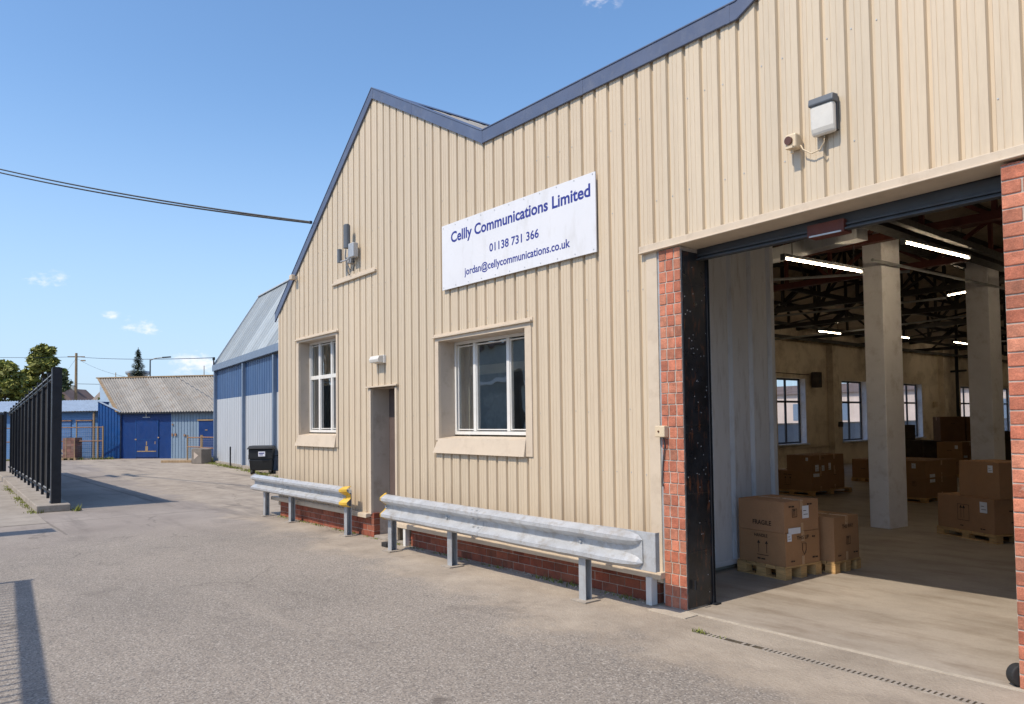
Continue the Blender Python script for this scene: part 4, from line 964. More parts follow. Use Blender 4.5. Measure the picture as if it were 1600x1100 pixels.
box(bm, 2.45, 3.5, -.036, -.031, .34, .39, mi=1); box(bm, 2.9, 3.05, -.036, -.031, .38, .62, mi=1); box(bm, 2.94, 3.0, -.036, -.031, .66, .86, mi=1); box(bm, 3.42, 3.46, -.036, -.031, .72, .86, mi=1); box(bm, 2.33, 2.42, -.045, -.03, .93, 1.0, mi=1); box(bm, 3.58, 3.66, -.045, -.03, 1.02, 1.08, mi=1)
obj('wicket_frame', bm, ['royal', 'timber'], dd)
bm = B(); box(bm, 2.75, 3.15, -.03, -.004, 2.05, 2.09); box(bm, 2.92, 2.96, -.035, -.005, 2.09, 2.3); obj('door_lamp_bracket', bm, 'galvpost', bb)
bm = B(); box(bm, 5.80, 6.68, -.025, -.002, .05, 1.86); d2 = obj('side_door', bm, 'royal2', bb, bevel=.01)
bm = B(); box(bm, 5.74, 6.76, -.06, -.0, 1.86, 1.93); box(bm, 6.15, 6.28, -.04, -.026, 1.38, 1.42, mi=0); obj('door_head', bm, 'timber', bb)
bm = B(); box(bm, 4.5, 4.6, -.05, -.022, 1.12, 1.25); box(bm, 4.35, 4.41, -.05, -.022, 1.1, 1.25); box(bm, 5.0, 5.1, -.05, -.022, 1.1, 1.2); box(bm, 4.36, 4.42, -.05, -.022, 1.65, 1.73); obj('wall_fitting', bm, 'rust', bb)
bm = B(); e = Vector((-3.05, 2.55, 1.93)); ridge_u = -1.72
corr(bm, (1.46, -.16, 2.33), (1, 0, 0), 9.0, e, e.length, (0, -1.9, 2.5), .15, .05, kind='sine', sheet=.9, tintvar=.12); obj('roof', bm, 'roofold', bb)
bm = B(); quad(bm, (1.46, -.1, 2.3), (-1.62, 2.45, 4.2), (-.9, 2.55, 2.4), (.3, .1, 2.3)); quad(bm, (-1.62, 2.45, 4.2), (-1.62, 6, 2.3), (9, 6, 2.3), (9, 2.45, 4.2)); obj('gable', bm, 'paleblue', bb)
bm = B(); beam(bm, (-1.72, 2.40, 4.27), (8, 2.40, 4.27), .2, .06); beam(bm, (1.44, -.18, 2.36), (-1.64, 2.39, 4.27), .14, .035); obj('ridge_cap', bm, 'timber', bb)
bm = B(); box(bm, 1.5, 9, -.24, -.14, 2.24, 2.31); obj('gutter', bm, 'black', bb)
bm = B(); tube(bm, [(.2, 2.4, 4.2), (.2, 2.4, 4.5)], .07, 8); tube(bm, [(4.6, 2.4, 4.2), (4.6, 2.4, 4.8)], .02, 6); tube(bm, [(-.6, 2.4, 4.2), (-.6, 2.4, 4.55)], .02, 6); obj('vent_pipe', bm, 'timber', bb)

lw = thing('low_blue_garage', 'low faded blue garage building with pale corrugated roof and two shutter doors', 'building', (-45.6, 5.6, 0), rad(43.92))
bm = B(); box(bm, -5, 3.35, 0, 3, 0, 2.42); obj('wall', bm, 'midblue', lw)
for a_, b_ in ((.60, 1.74), (2.10, 2.90), (-1.2, -.2)):
    bm = B(); box(bm, a_, b_, -.04, -.002, .06, 1.93)
    for k in range(9): box(bm, a_+.02, b_-.02, -.05, -.041, .12+k*.2, .14+k*.2)
    dd = obj('shutter_door', bm, 'shutblue', lw)
    bm = B(); box(bm, a_-.05, b_+.05, -.10, -.0, 1.93, 1.98); obj('lintel', bm, 'rust', dd)
    bm = B(); box(bm, a_-.05, a_-.01, -.07, -.0, .06, 1.93); obj('jamb', bm, 'timber', dd)
bm = B(); e = Vector((0, 1.7, .62)); corr(bm, (-5.1, -.22, 2.44), (1, 0, 0), 8.6, e, e.length, (0, -.62, 1.7), .16, .04, kind='sine'); obj('roof', bm, 'roofblue', lw)
bm = B(); box(bm, -5.1, 3.4, -.30, -.22, 2.37, 2.43); obj('gutter', bm, 'black', lw)
bm = B(); tube(bm, [(3.15, -.2, 0), (3.15, -.2, 2.4)], .06, 8); obj('downpipe', bm, 'timber', lw)

def mesh_fence(name, lab, loc, rz, L, H, rails, posts, m='rust'):
    t = thing(name, lab, 'fence', loc, rz)
    for z in rails:
        bm = B(); tube(bm, [(0, 0, z), (L, 0, z)], .03, 6); obj('rail', bm, m, t)
    for u in posts:
        bm = B(); tube(bm, [(u, 0, 0), (u, 0, H)], .04, 6); obj('post', bm, 'timber', t)
    bm = B(); n = int(L/.10)
    for i in range(n): beam(bm, (i*.10, 0, .1), (i*.10, 0, H-.08), .004, .004)
    for i in range(int(H/.10)): beam(bm, (0, 0, .1+i*.10), (L, 0, .1+i*.10), .004, .004)
    obj('wire_mesh', bm, 'galvpost', t); return t
mf = mesh_fence('mesh_fence', 'rusty pipe and wire mesh fence in front of the low blue garage', (-44.80, 3.55, 0), rad(54.77), 5.2, 1.66, (.92, 1.60), (.2, 2.8, 4.95, 5.2))
mesh_fence('mesh_fence', 'short rusty mesh fence by the corner of the grey shed', (-36.54, 10.32, 0), rad(12), 1.35, 1.20, (.65, 1.08), (0, 1.32))
mesh_fence('mesh_fence', 'rusty mesh fence panel in front of the small blue side door', (-35.4, 10.55, 0), rad(6), 1.75, 1.20, (.62, 1.10), (.1, 1.68))
bs = thing('brick_stack', 'strapped stack of brown bricks on a pallet behind the mesh fence', 'bricks', (-42.74, 6.62, 0), rad(50))
bm = B()
for k in range(7): 
    for j in range(3): box(bm, -.31+j*.207, -.31+j*.207+.2, -.3, .3, .13+k*.137, .13+k*.137+.13, tint=rbrick())
obj('bricks', bm, 'brownbrick', bs)
bm = B(); box(bm, -.34, .34, -.32, .32, .09, .12)
for x in (-.30, 0, .30): box(bm, x-.05, x+.05, -.32, .32, .0, .09)
obj('pallet', bm, 'timber', bs)
bm = B(); box(bm, -.16, -.13, -.305, .305, .12, 1.10); box(bm, .26, .29, -.305, .305, .12, 1.10); obj('strap', bm, 'timber', bs)
rb = B()
for i in range(60):
    x, y, z, s_ = random.uniform(-1.2, 1.2), random.uniform(-.25, .25), random.uniform(0, .45), random.uniform(.08, .2)
    z *= 1-abs(y)*2; box(rb, x, x+s_*1.5, y, y+s_, z, z+s_*.7, tint=rbrick())
o = obj('rubble_heap', rb, 'mortar', loc=(-44.6, 5.6, 0)); o.rotation_euler = (0, 0, rad(46)); tag(o, 'heap of pale rubble against the low blue garage behind the mesh fence', 'rubble')
cb = thing('concrete_block', 'grey concrete barrier block with a pale triangle at the grey shed corner', 'block', (-33.55, 10.05, 0), rad(18))
bm = B(); prism(bm, [(-.35, 0), (.35, 0), (.35, .62), (.22, .66), (-.22, .66), (-.35, .62)], lambda x, z: (x, -.25, z), lambda x, z: (x, .25, z)); obj('body', bm, 'concdark', cb, bevel=.02)
bm = B(); prism(bm, [(-.16, .18), (.14, .36), (-.16, .50)], lambda x, z: (x, -.256, z), lambda x, z: (x, -.2505, z)); obj('triangle_mark', bm, 'mortar', cb)
o = B(); prism(o, [(-.5, 0), (.45, 0), (.45, .5), (-.3, .4)], lambda x, z: (x, -.12, z), lambda x, z: (x, .12, z)); o = obj('concrete_slab', o, 'concdark', loc=(-34.35, 10.25, 0), bevel=.02); o.rotation_euler = (0, 0, rad(-10)); tag(o, 'pale tilted concrete slab leaning left of the barrier block', 'slab')
o = B(); box(o, -.75, .75, -.12, .12, 0, .10); o = obj('timber_sleeper', o, 'timber', loc=(-35.3, 9.55, 0), bevel=.01); o.rotation_euler = (0, 0, rad(40)); tag(o, 'low timber sleeper on the yard in front of the rusty mesh fence', 'timber')

# wheeled bin
bn = thing('wheeled_bin', 'black four wheeled waste bin in front of the grey shed', 'bin', (-24.88, 9.42, 0), rad(60))
def frust(bm, b, t, z0, z1):
    v = [bm.verts.new((x, y, z0)) for x, y in ((-b[0], -b[1]), (b[0], -b[1]), (b[0], b[1]), (-b[0], b[1]))]+[bm.verts.new((x, y, z1)) for x, y in ((-t[0], -t[1]), (t[0], -t[1]), (t[0], t[1]), (-t[0], t[1]))]
    for q in ((0, 3, 2, 1), (4, 5, 6, 7), (0, 1, 5, 4), (1, 2, 6, 5), (2, 3, 7, 6), (3, 0, 4, 7)): bm.faces.new([v[i] for i in q])
bm = B(); frust(bm, (.35, .24), (.375, .29), .13, .50); frust(bm, (.385, .30), (.395, .31), .50, .84); obj('body', bm, 'binplastic', bn, bevel=.03)
bm = B(); frust(bm, (.44, .36), (.435, .355), .84, .88); frust(bm, (.42, .34), (.38, .28), .88, .95); obj('lid', bm, 'binplastic', bn, bevel=.02)
for x, y in ((-.3, -.2), (.3, -.2), (-.3, .2), (.3, .2)):
    bm = B(); tube(bm, [(x-.03, y, .075), (x+.03, y, .075)], .075, 12); box(bm, x-.04, x+.04, y-.03, y+.03, .10, .16); obj('wheel', bm, 'rubber', bn)
bm = B(); box(bm, -.07, .15, -.352, -.343, .60, .76); obj('label_panel', bm, 'paper', bn)
bm = B(); box(bm, -.05, .12, -.356, -.353, .69, .72); box(bm, -.04, .08, -.356, -.353, .64, .66); box(bm, -.375, -.372, -.3, -.28, .3, .5); obj('print', bm, 'ink', bn)
bm = B(); box(bm, -.433, -.428, -.12, .0, .48, .64); obj('side_sticker', bm, 'paper', bn)
bm = B(); tube(bm, [(.43, -.2, .6), (.55, -.2, .62), (.55, .2, .62), (.43, .2, .6)], .018, 6); obj('side_handle', bm, 'binplastic', bn)

# ------------------------------------------------------------------ trees, pole, lamp, houses beyond
def leaf_tree(name, lab, loc, H, R, m, n, leaf, trunk_r=.16, group=None, clumps=None, crown0=.25, sphere=False):
    t = thing(name, lab, 'tree', loc, 0, group); rr = random.Random(hash(lab) % 1000 if False else int(H*100+R*37+n))
    bm = B(); tube(bm, [(0, 0, 0), (.05, 0, H*.45), (0, 0, H*.85)], trunk_r, 8, trunk_r*.2)
    cl = []
    for k in range(clumps or 26):
        f = rr.random(); z = H*(crown0+(1-crown0)*f); rad_ = R*math.sin(math.pi*min(.98, .18+f*.80))**.8*rr.uniform(.35, 1.0); an_ = rr.uniform(0, 6.28)
        c = Vector((math.cos(an_)*rad_*.8, math.sin(an_)*rad_*.8, z)); cl.append((c, R*rr.uniform(.20, .38)))
        tube(bm, [(0, 0, max(z-rad_*.8, H*.15)), c*.6+Vector((0, 0, z*.4)), c], trunk_r*.28, 5, trunk_r*.06)
    obj('trunk', bm, 'bark', t)
    bm = B(); L = bm.loops.layers.float_color.new('tint')
    for i in range(n):
        c, cr_ = cl[rr.randrange(len(cl))]
        d = Vector((rr.gauss(0, 1), rr.gauss(0, 1), rr.gauss(0, 1))).normalized()*cr_*rr.random()**.45*1.1; d.z *= .75
        p = c+d; u = Vector((rr.gauss(0, 1), rr.gauss(0, 1), rr.gauss(0, .6))).normalized(); v = u.cross(Vector((rr.gauss(0, 1), rr.gauss(0, 1), rr.gauss(0, 1)))).normalized(); s_ = leaf*rr.uniform(.6, 1.3)
        f = bm.faces.new([bm.verts.new(p+u*s_), bm.verts.new(p+v*s_*.5), bm.verts.new(p-u*s_), bm.verts.new(p-v*s_*.5)])
        g_ = rr.uniform(.65, 1.35); 
        for lp in f.loops: lp[L] = (g_, g_, g_*.9, 1)
    obj('crown', bm, m, t)
leaf_tree('broadleaf_tree', 'tall olive green tree rising behind the black fence', (-69.5, 8.7, 0), 7.9, 1.8, 'leafA', 11000, .19, clumps=46, crown0=.38)
leaf_tree('broadleaf_tree', 'lower yellow green tree left of the tall tree behind the black fence', (-66.5, 5.9, 0), 6.3, 1.9, 'leafA', 7500, .19, clumps=34, crown0=.3)
leaf_tree('broadleaf_tree', 'dark tree at the left edge of the picture', (-64, 4.2, 0), 5.3, 1.5, 'leafB', 3000, .17, clumps=16)
leaf_tree('broadleaf_tree', 'dark green bush tree directly behind the fence end post', (-66, 9.25, 0), 5.5, 1.35, 'leafB', 3600, .17, clumps=20, crown0=.2)
leaf_tree('garden_shrub', 'round shrub beside the pole above the low blue garage', (-80, 14.6, 0), 4.3, 1.0, 'leafA', 900, .15, clumps=8)
sx = thing('spruce_tree', 'small pointed spruce standing above the workshop roof', 'tree', (-65.3, 14.65, 0))
bm = B(); tube(bm, [(0, 0, 0), (0, 0, 7.9)], .15, 6, .02); obj('trunk', bm, 'bark', sx)
bm = B(); Lr = bm.loops.layers.float_color.new('tint')
for i in range(4200):
    f = random.random()**.8; z = 7.75-f*4.0; r_ = (.10+1.35*f)*(0.55+.45*abs(math.sin(z*6.5)))*random.random()**.4; an_ = random.uniform(0, 6.28)
    p = Vector((math.cos(an_)*r_, math.sin(an_)*r_, z-r_*.25)); u = Vector((math.cos(an_), math.sin(an_), random.uniform(-.5, .3))).normalized(); v = u.cross(Vector((0, 0, 1))).normalized(); s_ = .12
    fc = bm.faces.new([bm.verts.new(p+u*s_), bm.verts.new(p+v*s_*.4), bm.verts.new(p-u*s_), bm.verts.new(p-v*s_*.4)]); g_ = random.uniform(.6, 1.3)
    for lp in fc.loops: lp[Lr] = (g_, g_, g_, 1)
obj('crown', bm, 'spruce', sx)
pp = thing('utility_pole', 'distant wooden utility pole above the low blue garage', 'pole', (-68.4, 10.8, 0))
bm = B(); tube(bm, [(0, 0, 0), (0, 0, 7.5)], .13, 8, .09); obj('shaft', bm, 'timber', pp)
bm = B(); beam(bm, (-.3, -.55, 7.2), (.3, .55, 7.2), .08, .08); beam(bm, (.3, .6, 6.9), (.1, .3, 6.9), .06, .1); obj('crossarm', bm, 'timber', pp)
def wire(pts_a, pts_b, sag, lab, r=.016):
    a_ = Vector(pts_a); b_ = Vector(pts_b); bm = B()
    tube(bm, [a_.lerp(b_, t/16)-Vector((0, 0, sag*4*(t/16)*(1-t/16))) for t in range(17)], r, 5); tag(obj('wire', bm, 'steel'), lab, 'wire', 'thin wires on the distant pole')
wire((-68.4, 10.8, 7.2), (-33.72, 10.6, 4.6), .12, 'thin wire from the distant pole to the grey shed corner')
wire((-68.4, 10.8, 7.2), (-72, -8, 7.6), .4, 'thin wire from the distant pole out of the picture to the left')
wire((-68.4, 10.8, 7.1), (-44.0, 9.6, 4.2), .2, 'faint slanting service wire from the pole to the workshop roof', .008)
wire((-68.4, 10.8, 7.1), (-66, 8.9, 4.6), .1, 'faint slanting stay wire left of the distant pole', .008)
wire((-80, 20, 5.6), (-80, -10, 5.9), .1, 'faint lower wire crossing behind the distant pole', .02)
sl_ = thing('street_lamp', 'slim grey street lamp behind the workshop roof', 'street lamp', (-64.7, 15.4, 0))
bm = B(); tube(bm, [(0, 0, 0), (0, 0, 6.9)], .08, 8, .05); tube(bm, [(0, 0, 6.85), (.15, .3, 7.0), (.55, .95, 7.08)], .04, 6); obj('pole', bm, 'steel', sl_)
bm = B(); beam(bm, (.45, .8, 7.07), (.78, 1.35, 7.12), .16, .10); obj('lamp_head', bm, 'steel', sl_)
dm = thing('roof_dish', 'pale blue dish shaped tank behind the workshop roof', 'dish', (-66.5, 14.9, 0))
bm = B(); bmesh.ops.create_uvsphere(bm, u_segments=20, v_segments=10, radius=1.0, matrix=Matrix.Translation((0, 0, 6.0)) @ Matrix.Diagonal((.9, .95, .5, 1)))
bmesh.ops.bisect_plane(bm, geom=bm.verts[:]+bm.edges[:]+bm.faces[:], plane_co=(0, 0, 6.05), plane_no=(0, 0, 1), clear_outer=True); obj('bowl', bm, 'dome', dm, smooth=True)
bm = B(); tube(bm, [(0, 0, 0), (0, 0, 5.6)], .12, 8); obj('mast', bm, 'steel', dm)
for nm, lab, (x, y), wd, ze, zr, m_, rz in (('house', 'small house with brown tiled roof far behind the low blue garage', (-84, 13.0), 3.2, 3.6, 5.3, 'rooftile', 50), ('house', 'house with pale grey gable far behind the workshop, right of the pole', (-84, 17.2), 4.4, 3.4, 5.9, 'mortar', 50)):
    t = thing(nm, lab, 'house', (x, y, 0), rad(rz))
    bm = B(); box(bm, -wd/2, wd/2, -2, 2, 0, ze); obj('wall', bm, 'offdark', t)
    bm = B(); prism(bm, [(-wd/2-.2, ze), (wd/2+.2, ze), (0, zr)], lambda x, z: (x, -2.2, z), lambda x, z: (x, 2.2, z)); obj('roof', bm, m_, t)
    bm = B(); box(bm, -.2, .2, -.2, .2, zr-.3, zr+.35); obj('chimney', bm, 'offdark', t)

# beyond the hall windows, and across the yard (mirrored in the panes)
ow = thing('boundary_wall', 'low grey boundary wall seen through the hall windows', 'wall', (-18.5, 20, 0))
bm = B(); box(bm, -.1, .1, 0, 60, 0, 1.34); obj('panel', bm, 'slate', ow)
bm = B(); box(bm, -.14, .14, 0, 60, 1.34, 1.40); obj('coping', bm, 'conc', ow)
pb = thing('pale_building', 'long pale rendered building seen through the hall windows', 'building', (-48, 84, 0))
bm = B(); box(bm, -30, 38, 0, 8, 0, 4.4); obj('wall', bm, 'pinkwall', pb)
bm = B(); prism(bm, [(0, 4.4), (-.4, 4.4), (4, 5.6), (8.4, 4.4)], lambda y, z: (-30.3, y, z), lambda y, z: (38.3, y, z)); obj('roof', bm, 'rooftile', pb)
for i in range(12):
    bm = B(); box(bm, -28+i*5.4, -26.6+i*5.4, -.04, -.005, 1.2, 3.2); obj('window', bm, 'slate', pb)
ob = thing('grey_depot', 'plain grey depot across the yard behind the viewer, mirrored in the wide window', 'building', (-30, -16, 0))
bm = B(); box(bm, -11, 13, -6, 0, 0, 6.2); obj('wall', bm, 'offdark', ob)
bm = B(); box(bm, -11.2, 13.2, 0, .15, 3.75, 4.2); obj('fascia_band', bm, 'white', ob)
bm = B(); box(bm, -6, -1, .005, .06, 0, 3.2); box(bm, 2, 7, .005, .06, 0, 3.2); obj('roller_door', bm, 'office', ob)
bm = B(); box(bm, -11.4, 13.4, -6.3, .3, 6.2, 6.4); obj('roof', bm, 'rooftile', ob)
for i, (x, y, h, r_) in enumerate(((-46, -9, 4.0, 1.9), (-50, -6.5, 3.6, 1.8), (-54, -11, 4.6, 2.1), (-43, -12, 3.6, 1.7))):
    leaf_tree('garden_shrub', ('broad', 'low', 'tall', 'small')[i]+' bushy shrub off to the left, mirrored in the left window', (x, y, 0), h, r_, 'leafA', 1500, .22, clumps=14, crown0=.15, group='shrubs mirrored in the left window')

# ------------------------------------------------------------------ cartons and pallets
def pallet(loc, rz, W, D, H, lab):
    t = thing('pallet', lab, 'pallet', loc, rz, 'wooden pallets in the hall'); t_ = lambda: (lambda v: (v, v, v))(random.uniform(.8, 1.2))
    bt = .16*H/ .14 * .14
    bm = B(); n = 5; w_ = W/ n
    for i in range(n): box(bm, -W/2+i*w_*1.0+.008, -W/2+(i+1)*w_-.008, -D/2, D/2, H-.018, H, tint=t_())
    obj('deck_board', bm, 'pallet', t)
    bm = B()
    for y in (-D/2, -.05, D/2-.1): box(bm, -W/2, W/2, y, y+.1, H-.036, H-.0185, tint=t_()); box(bm, -W/2, W/2, y, y+.1, 0.0065, .022, tint=t_())
    obj('stringer_board', bm, 'pallet', t)
    for x in (-W/2, -.06, W/2-.12):
        bm = B()
        for y in (-D/2, -.05, D/2-.1): box(bm, x, x+.12, y+.002, y+.098, .0225, H-.0365, tint=t_())
        obj('block', bm, 'pallet', t)
    return t
def carton(loc, rz, W, D, H, lab, marks=(), tint=1., group='cardboard cartons in the hall', side='r'):
    t = thing('cardboard_carton', lab, 'carton', loc, rz, group)
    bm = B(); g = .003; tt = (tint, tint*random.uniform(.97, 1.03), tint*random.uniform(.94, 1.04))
    box(bm, -W/2, W/2, -D/2, D/2, 0, H-.004, tint=tt); box(bm, -W/2, W/2, -D/2, -g, H-.004, H, tint=tt); box(bm, -W/2, W/2, g, D/2, H-.004, H, tint=tt)
    bmesh.ops.subdivide_edges(bm, edges=[e for e in bm.edges if e.calc_length() > .3], cuts=2)
    for v in bm.verts: v.co += Vector((noise.noise(v.co*4+Vector(loc)), noise.noise(v.co*4+Vector(loc)+Vector((9, 0, 0))), 0))*.006
    obj('body', bm, 'card', t, bevel=.006)
    bm = B(); box(bm, -W/2-.004, W/2+.004, -.025, .025, H+.001, H+.003); box(bm, W/2+.0045, W/2+.0065, -.025, .025, H-.10, H+.001); box(bm, -W/2-.0065, -W/2-.0045, -.025, .025, H-.10, H+.001); box(bm, W/2+.0045, W/2+.0065, -.02, .02, .0, .09); obj('tape', bm, 'tape', t)
    # marks: (face, kind, u, v, size)
    bmP = B(); bmL = B(); anyP = anyL = False
    def fr(face):
        if face == 'f': return lambda u, v, d=0.0: Vector((u, -D/2-.007-d, v))
        return lambda u, v, d=0.0: Vector((W/2+.007+d, u, v))
    def rect(bm_, P, u0, u1, v0, v1): quad(bm_, P(u0, v0), P(u1, v0), P(u1, v1), P(u0, v1))
    for face, kind, u, v, s_ in marks:
        P = fr(face)
        if kind == 'label': rect(bmL, P, u-s_/2, u+s_/2, v-s_*.6, v+s_*.6); anyL = True; Q = lambda a_, b_: P(a_, b_, .001); rect(bmP, Q, u-s_*.35, u+s_*.1, v+s_*.1, v+s_*.16); rect(bmP, Q, u-s_*.3, u+s_*.35, v-s_*.25, v-s_*.2); anyP = True
        elif kind == 'strip': rect(bmL, P, u-s_/2, u+s_/2, v-s_*.16, v+s_*.16); anyL = True
        elif kind in ('arrows', 'frame'):
            w_ = .006; h_ = s_*.55; anyP = True
            rect(bmP, P, u-s_/2, u+s_/2, v-h_, v-h_+w_)
            if kind == 'frame': rect(bmP, P, u-s_/2, u+s_/2, v+h_-w_, v+h_); rect(bmP, P, u-s_/2, u-s_/2+w_, v-h_, v+h_); rect(bmP, P, u+s_/2-w_, u+s_/2, v-h_, v+h_)
            for q in ((-s_*.34, s_*.34) if kind == 'arrows' else (-s_*.2, s_*.05)):
                rect(bmP, P, u+q-w_/2, u+q+w_/2, v-h_*.7, v+h_*.5); f = bmP.faces.new([bmP.verts.new(P(u+q-.02*s_/.15, v+h_*.5)), bmP.verts.new(P(u+q+.02*s_/.15, v+h_*.5)), bmP.verts.new(P(u+q, v+h_*.9))])
        elif kind == 'glass':
            anyP = True; w_ = .005; pts = [(-.3, .6), (.3, .6), (.3, -.1), (.0, -.6), (-.3, -.1)]
            for i in range(5):
                a_ = pts[i]; b_ = pts[(i+1) % 5]; A_ = P(u+a_[0]*s_, v+a_[1]*s_); B_ = P(u+b_[0]*s_, v+b_[1]*s_); beam(bmP, A_, B_, .002, w_, up=(P(0, 0, 1)-P(0, 0, 0)).normalized())
        elif kind == 'dash': anyP = True; rect(bmP, P, u-s_/2, u-s_*.1, v-.008, v+.008); rect(bmP, P, u+.0, u+s_/2, v-.008, v+.006)
        elif kind.startswith('T:'):
            text('print', kind[2:], 'print', t, u-s_/2, u+s_/2, v, s_*.20, (lambda P_: lambda a_, b_: P_(a_, b_))(P), .012)
    if anyP: obj('print', bmP, 'print', t)
    else: bmP.free()
    if anyL: obj('paper_label', bmL, 'paper', t)
    else: bmL.free()
    return t
ra = rad(-6.5)
def at(near, rz, W, D, z):   # centre from the near (right-front) corner
    ex = Vector((math.cos(rz), math.sin(rz), 0)); ey = Vector((-math.sin(rz), math.cos(rz), 0))
    return Vector((near[0], near[1], z))-ex*W/2+ey*D/2
Wp, Dp = .63, .60; nA = (-4.275, 7.10)
pallet(at(nA, ra, Wp, Dp, 0), ra, Wp, Dp, .14, 'pallet under the two cartons beside the white inner panel')
carton(at((nA[0]-.01, nA[1]+.02), ra, .60, .57, .1405), ra, .60, .57, .345, 'lower carton with up arrows, beside the white inner panel', (('f', 'arrows', .02, .17, .15), ('f', 'dash', .0, .05, .10), ('f', 'T:HANDLE', .0, .28, .17), ('r', 'glass', .02, .16, .10), ('r', 'T:THIS UP', .0, .265, .20), ('r', 'label', -.22, .30, .07), ('r', 'dash', .18, .28, .05), ('r', 'dash', -.17, .05, .06), ('r', 'dash', .2, .06, .09)), 1.0)
carton(at((nA[0]-.015, nA[1]+.02), ra, .595, .57, .4865), ra, .595, .57, .325, 'upper carton printed FRAGILE, beside the white inner panel', (('f', 'T:FRAGILE', .02, .065, .24), ('r', 'label', .06, .20, .11), ('r', 'strip', -.13, .015, .20), ('r', 'dash', -.17, .27, .09), ('r', 'dash', .13, .28, .08), ('r', 'frame', -.12, .20, .08)), 1.05)
ra2 = rad(-3); nB = (-4.10, 7.78)
pallet(at(nB, ra2, .50, .52, 0), ra2, .50, .52, .13, 'narrower pallet right behind the FRAGILE carton stack')
carton(at((nB[0]-.01, nB[1]+.01), ra2, .47, .49, .1305), ra2, .47, .49, .475, 'single tall carton standing right behind the FRAGILE carton', (('r', 'frame', .03, .21, .08), ('r', 'T:THIS WAY', .02, .345, .22), ('r', 'dash', -.15, .06, .06), ('r', 'dash', .17, .07, .09)), .95)
# C group
def stack(near, rz, W, D, hs, pal, labs, tint=.9, plab='', palH=.11):
    z = .0
    if pal: pallet(at(near, rz, W+.03, D+.03, 0), rz, W+.03, D+.03, palH, plab); z = palH
    for i, (h, lb) in enumerate(zip(hs, labs)):
        carton(at(near, rz, W, D, z+.0005+i*.001), rz, W, D, h, lb, (('f', 'dash', 0, h*.5, .12), ('r', 'strip', -D*.3, h*.12 if i else h*.85, .2), ('f', 'label' if i else 'frame', W*.28, h*.7, .08)), tint*random.uniform(.9, 1.1)); z += h
rc = rad(-5)
pallet(at((-8.34, 14.98), rc, 1.05, 1.45, 0), rc, 1.05, 1.45, .11, 'wide pallet left of the nearer column')
carton(at((-8.36, 15.0), rc, .98, .62, .1115), rc, .98, .62, .41, 'lower front carton on the wide pallet left of the nearer column', (('f', 'arrows', -.1, .2, .18), ('f', 'dash', -.1, .33, .2), ('r', 'strip', -.16, .33, .22)), .85)
carton(at((-8.42, 15.64), rc, .98, .74, .1115), rc, .98, .74, .41, 'lower rear carton on the wide pallet left of the nearer column', (('r', 'dash', 0, .3, .1),), .8)
carton(at((-8.37, 15.0), rc, .60, .62, .5225), rc, .60, .62, .34, 'upper front carton with white stickers on the wide pallet', (('r', 'label', -.12, .06, .13), ('r', 'label', .10, .06, .10), ('f', 'label', .2, .26, .06), ('r', 'dash', .1, .28, .08)), .85)
carton(at((-8.43, 15.64), rc, .60, .74, .5225), rc, .60, .74, .335, 'upper rear carton on the wide pallet', (('r', 'label', -.2, .06, .15),), .8)
# E
re_ = rad(-5)
stack((-6.18, 15.25), re_, 1.0, 1.2, (.38, .33), True, ('lower ochre carton right of the nearer column', 'upper ochre carton right of the nearer column'), .8, 'pallet right of the nearer column', .10)
# F
rf = rad(-27)
pallet(at((-3.63, 11.05), rf, 1.02, .72, 0), rf, 1.02, .72, .12, 'pallet nearest the right brick pier')
carton(at((-3.66, 11.08), rf, .96, .66, .1215), rf, .96, .66, .46, 'lower brown carton with framed arrow mark next to the right pier', (('f', 'frame', -.02, .24, .20), ('f', 'label', .32, .34, .12), ('r', 'dash', 0, .3, .2), ('r', 'dash', 0, .15, .14), ('f', 'dash', .3, .05, .08), ('f', 'dash', -.05, .06, .05)), 1.0)
carton(at((-3.60, 11.12), rf, .66, .60, .5825), rf, .66, .60, .48, 'plain upper brown carton next to the right pier', (('f', 'label', .2, .39, .08), ('r', 'dash', .0, .28, .2)), 1.0)
# D, J, G, H
stack((-9.0, 19.2), rad(-6), .62, .7, (.48,), True, ('single small carton half hidden behind the nearer column on its left',), .85, 'small pallet half hidden behind the nearer column', .10)
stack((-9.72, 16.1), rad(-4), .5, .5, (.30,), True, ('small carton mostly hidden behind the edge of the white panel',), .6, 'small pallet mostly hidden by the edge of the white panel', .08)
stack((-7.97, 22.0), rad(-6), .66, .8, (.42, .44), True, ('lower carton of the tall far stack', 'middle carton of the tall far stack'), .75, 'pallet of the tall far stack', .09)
tg = 'cardboard cartons in the hall'
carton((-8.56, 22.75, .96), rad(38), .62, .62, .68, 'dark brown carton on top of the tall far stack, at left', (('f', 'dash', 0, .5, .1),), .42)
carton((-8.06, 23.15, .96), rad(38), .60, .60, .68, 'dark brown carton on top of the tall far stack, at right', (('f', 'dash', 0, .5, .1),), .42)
def crate(loc, rz, W, D, H, lab):
    t = thing('dark_crate', lab, 'crate', loc, rz, 'dark crates at the back of the hall')
    bm = B(); box(bm, -W/2, W/2, -D/2, D/2, 0.007, H); obj('body', bm, 'darkbox', t, bevel=.015)
    bm = B()
    for x in (-W/2+.05, 0, W/2-.05): box(bm, x-.03, x+.03, -D/2-.012, -D/2-.001, .02, H-.02)
    obj('batten', bm, 'darkbox', t); return t
crate((-10.0, 23.3, 0), rad(38), .85, .8, .96, 'dark crate left in the row behind the ochre cartons')
crate((-9.32, 23.6, 0), rad(38), .75, .8, .95, 'dark crate in the middle of the row behind the ochre cartons')
crate((-7.4, 22.9, 0), rad(-6), .5, .8, .98, 'dark crate right of the tall far stack')
crate((-10.1, 23.4, .9605), rad(38), .55, .6, .45, 'small dark crate on top of the left dark crate')
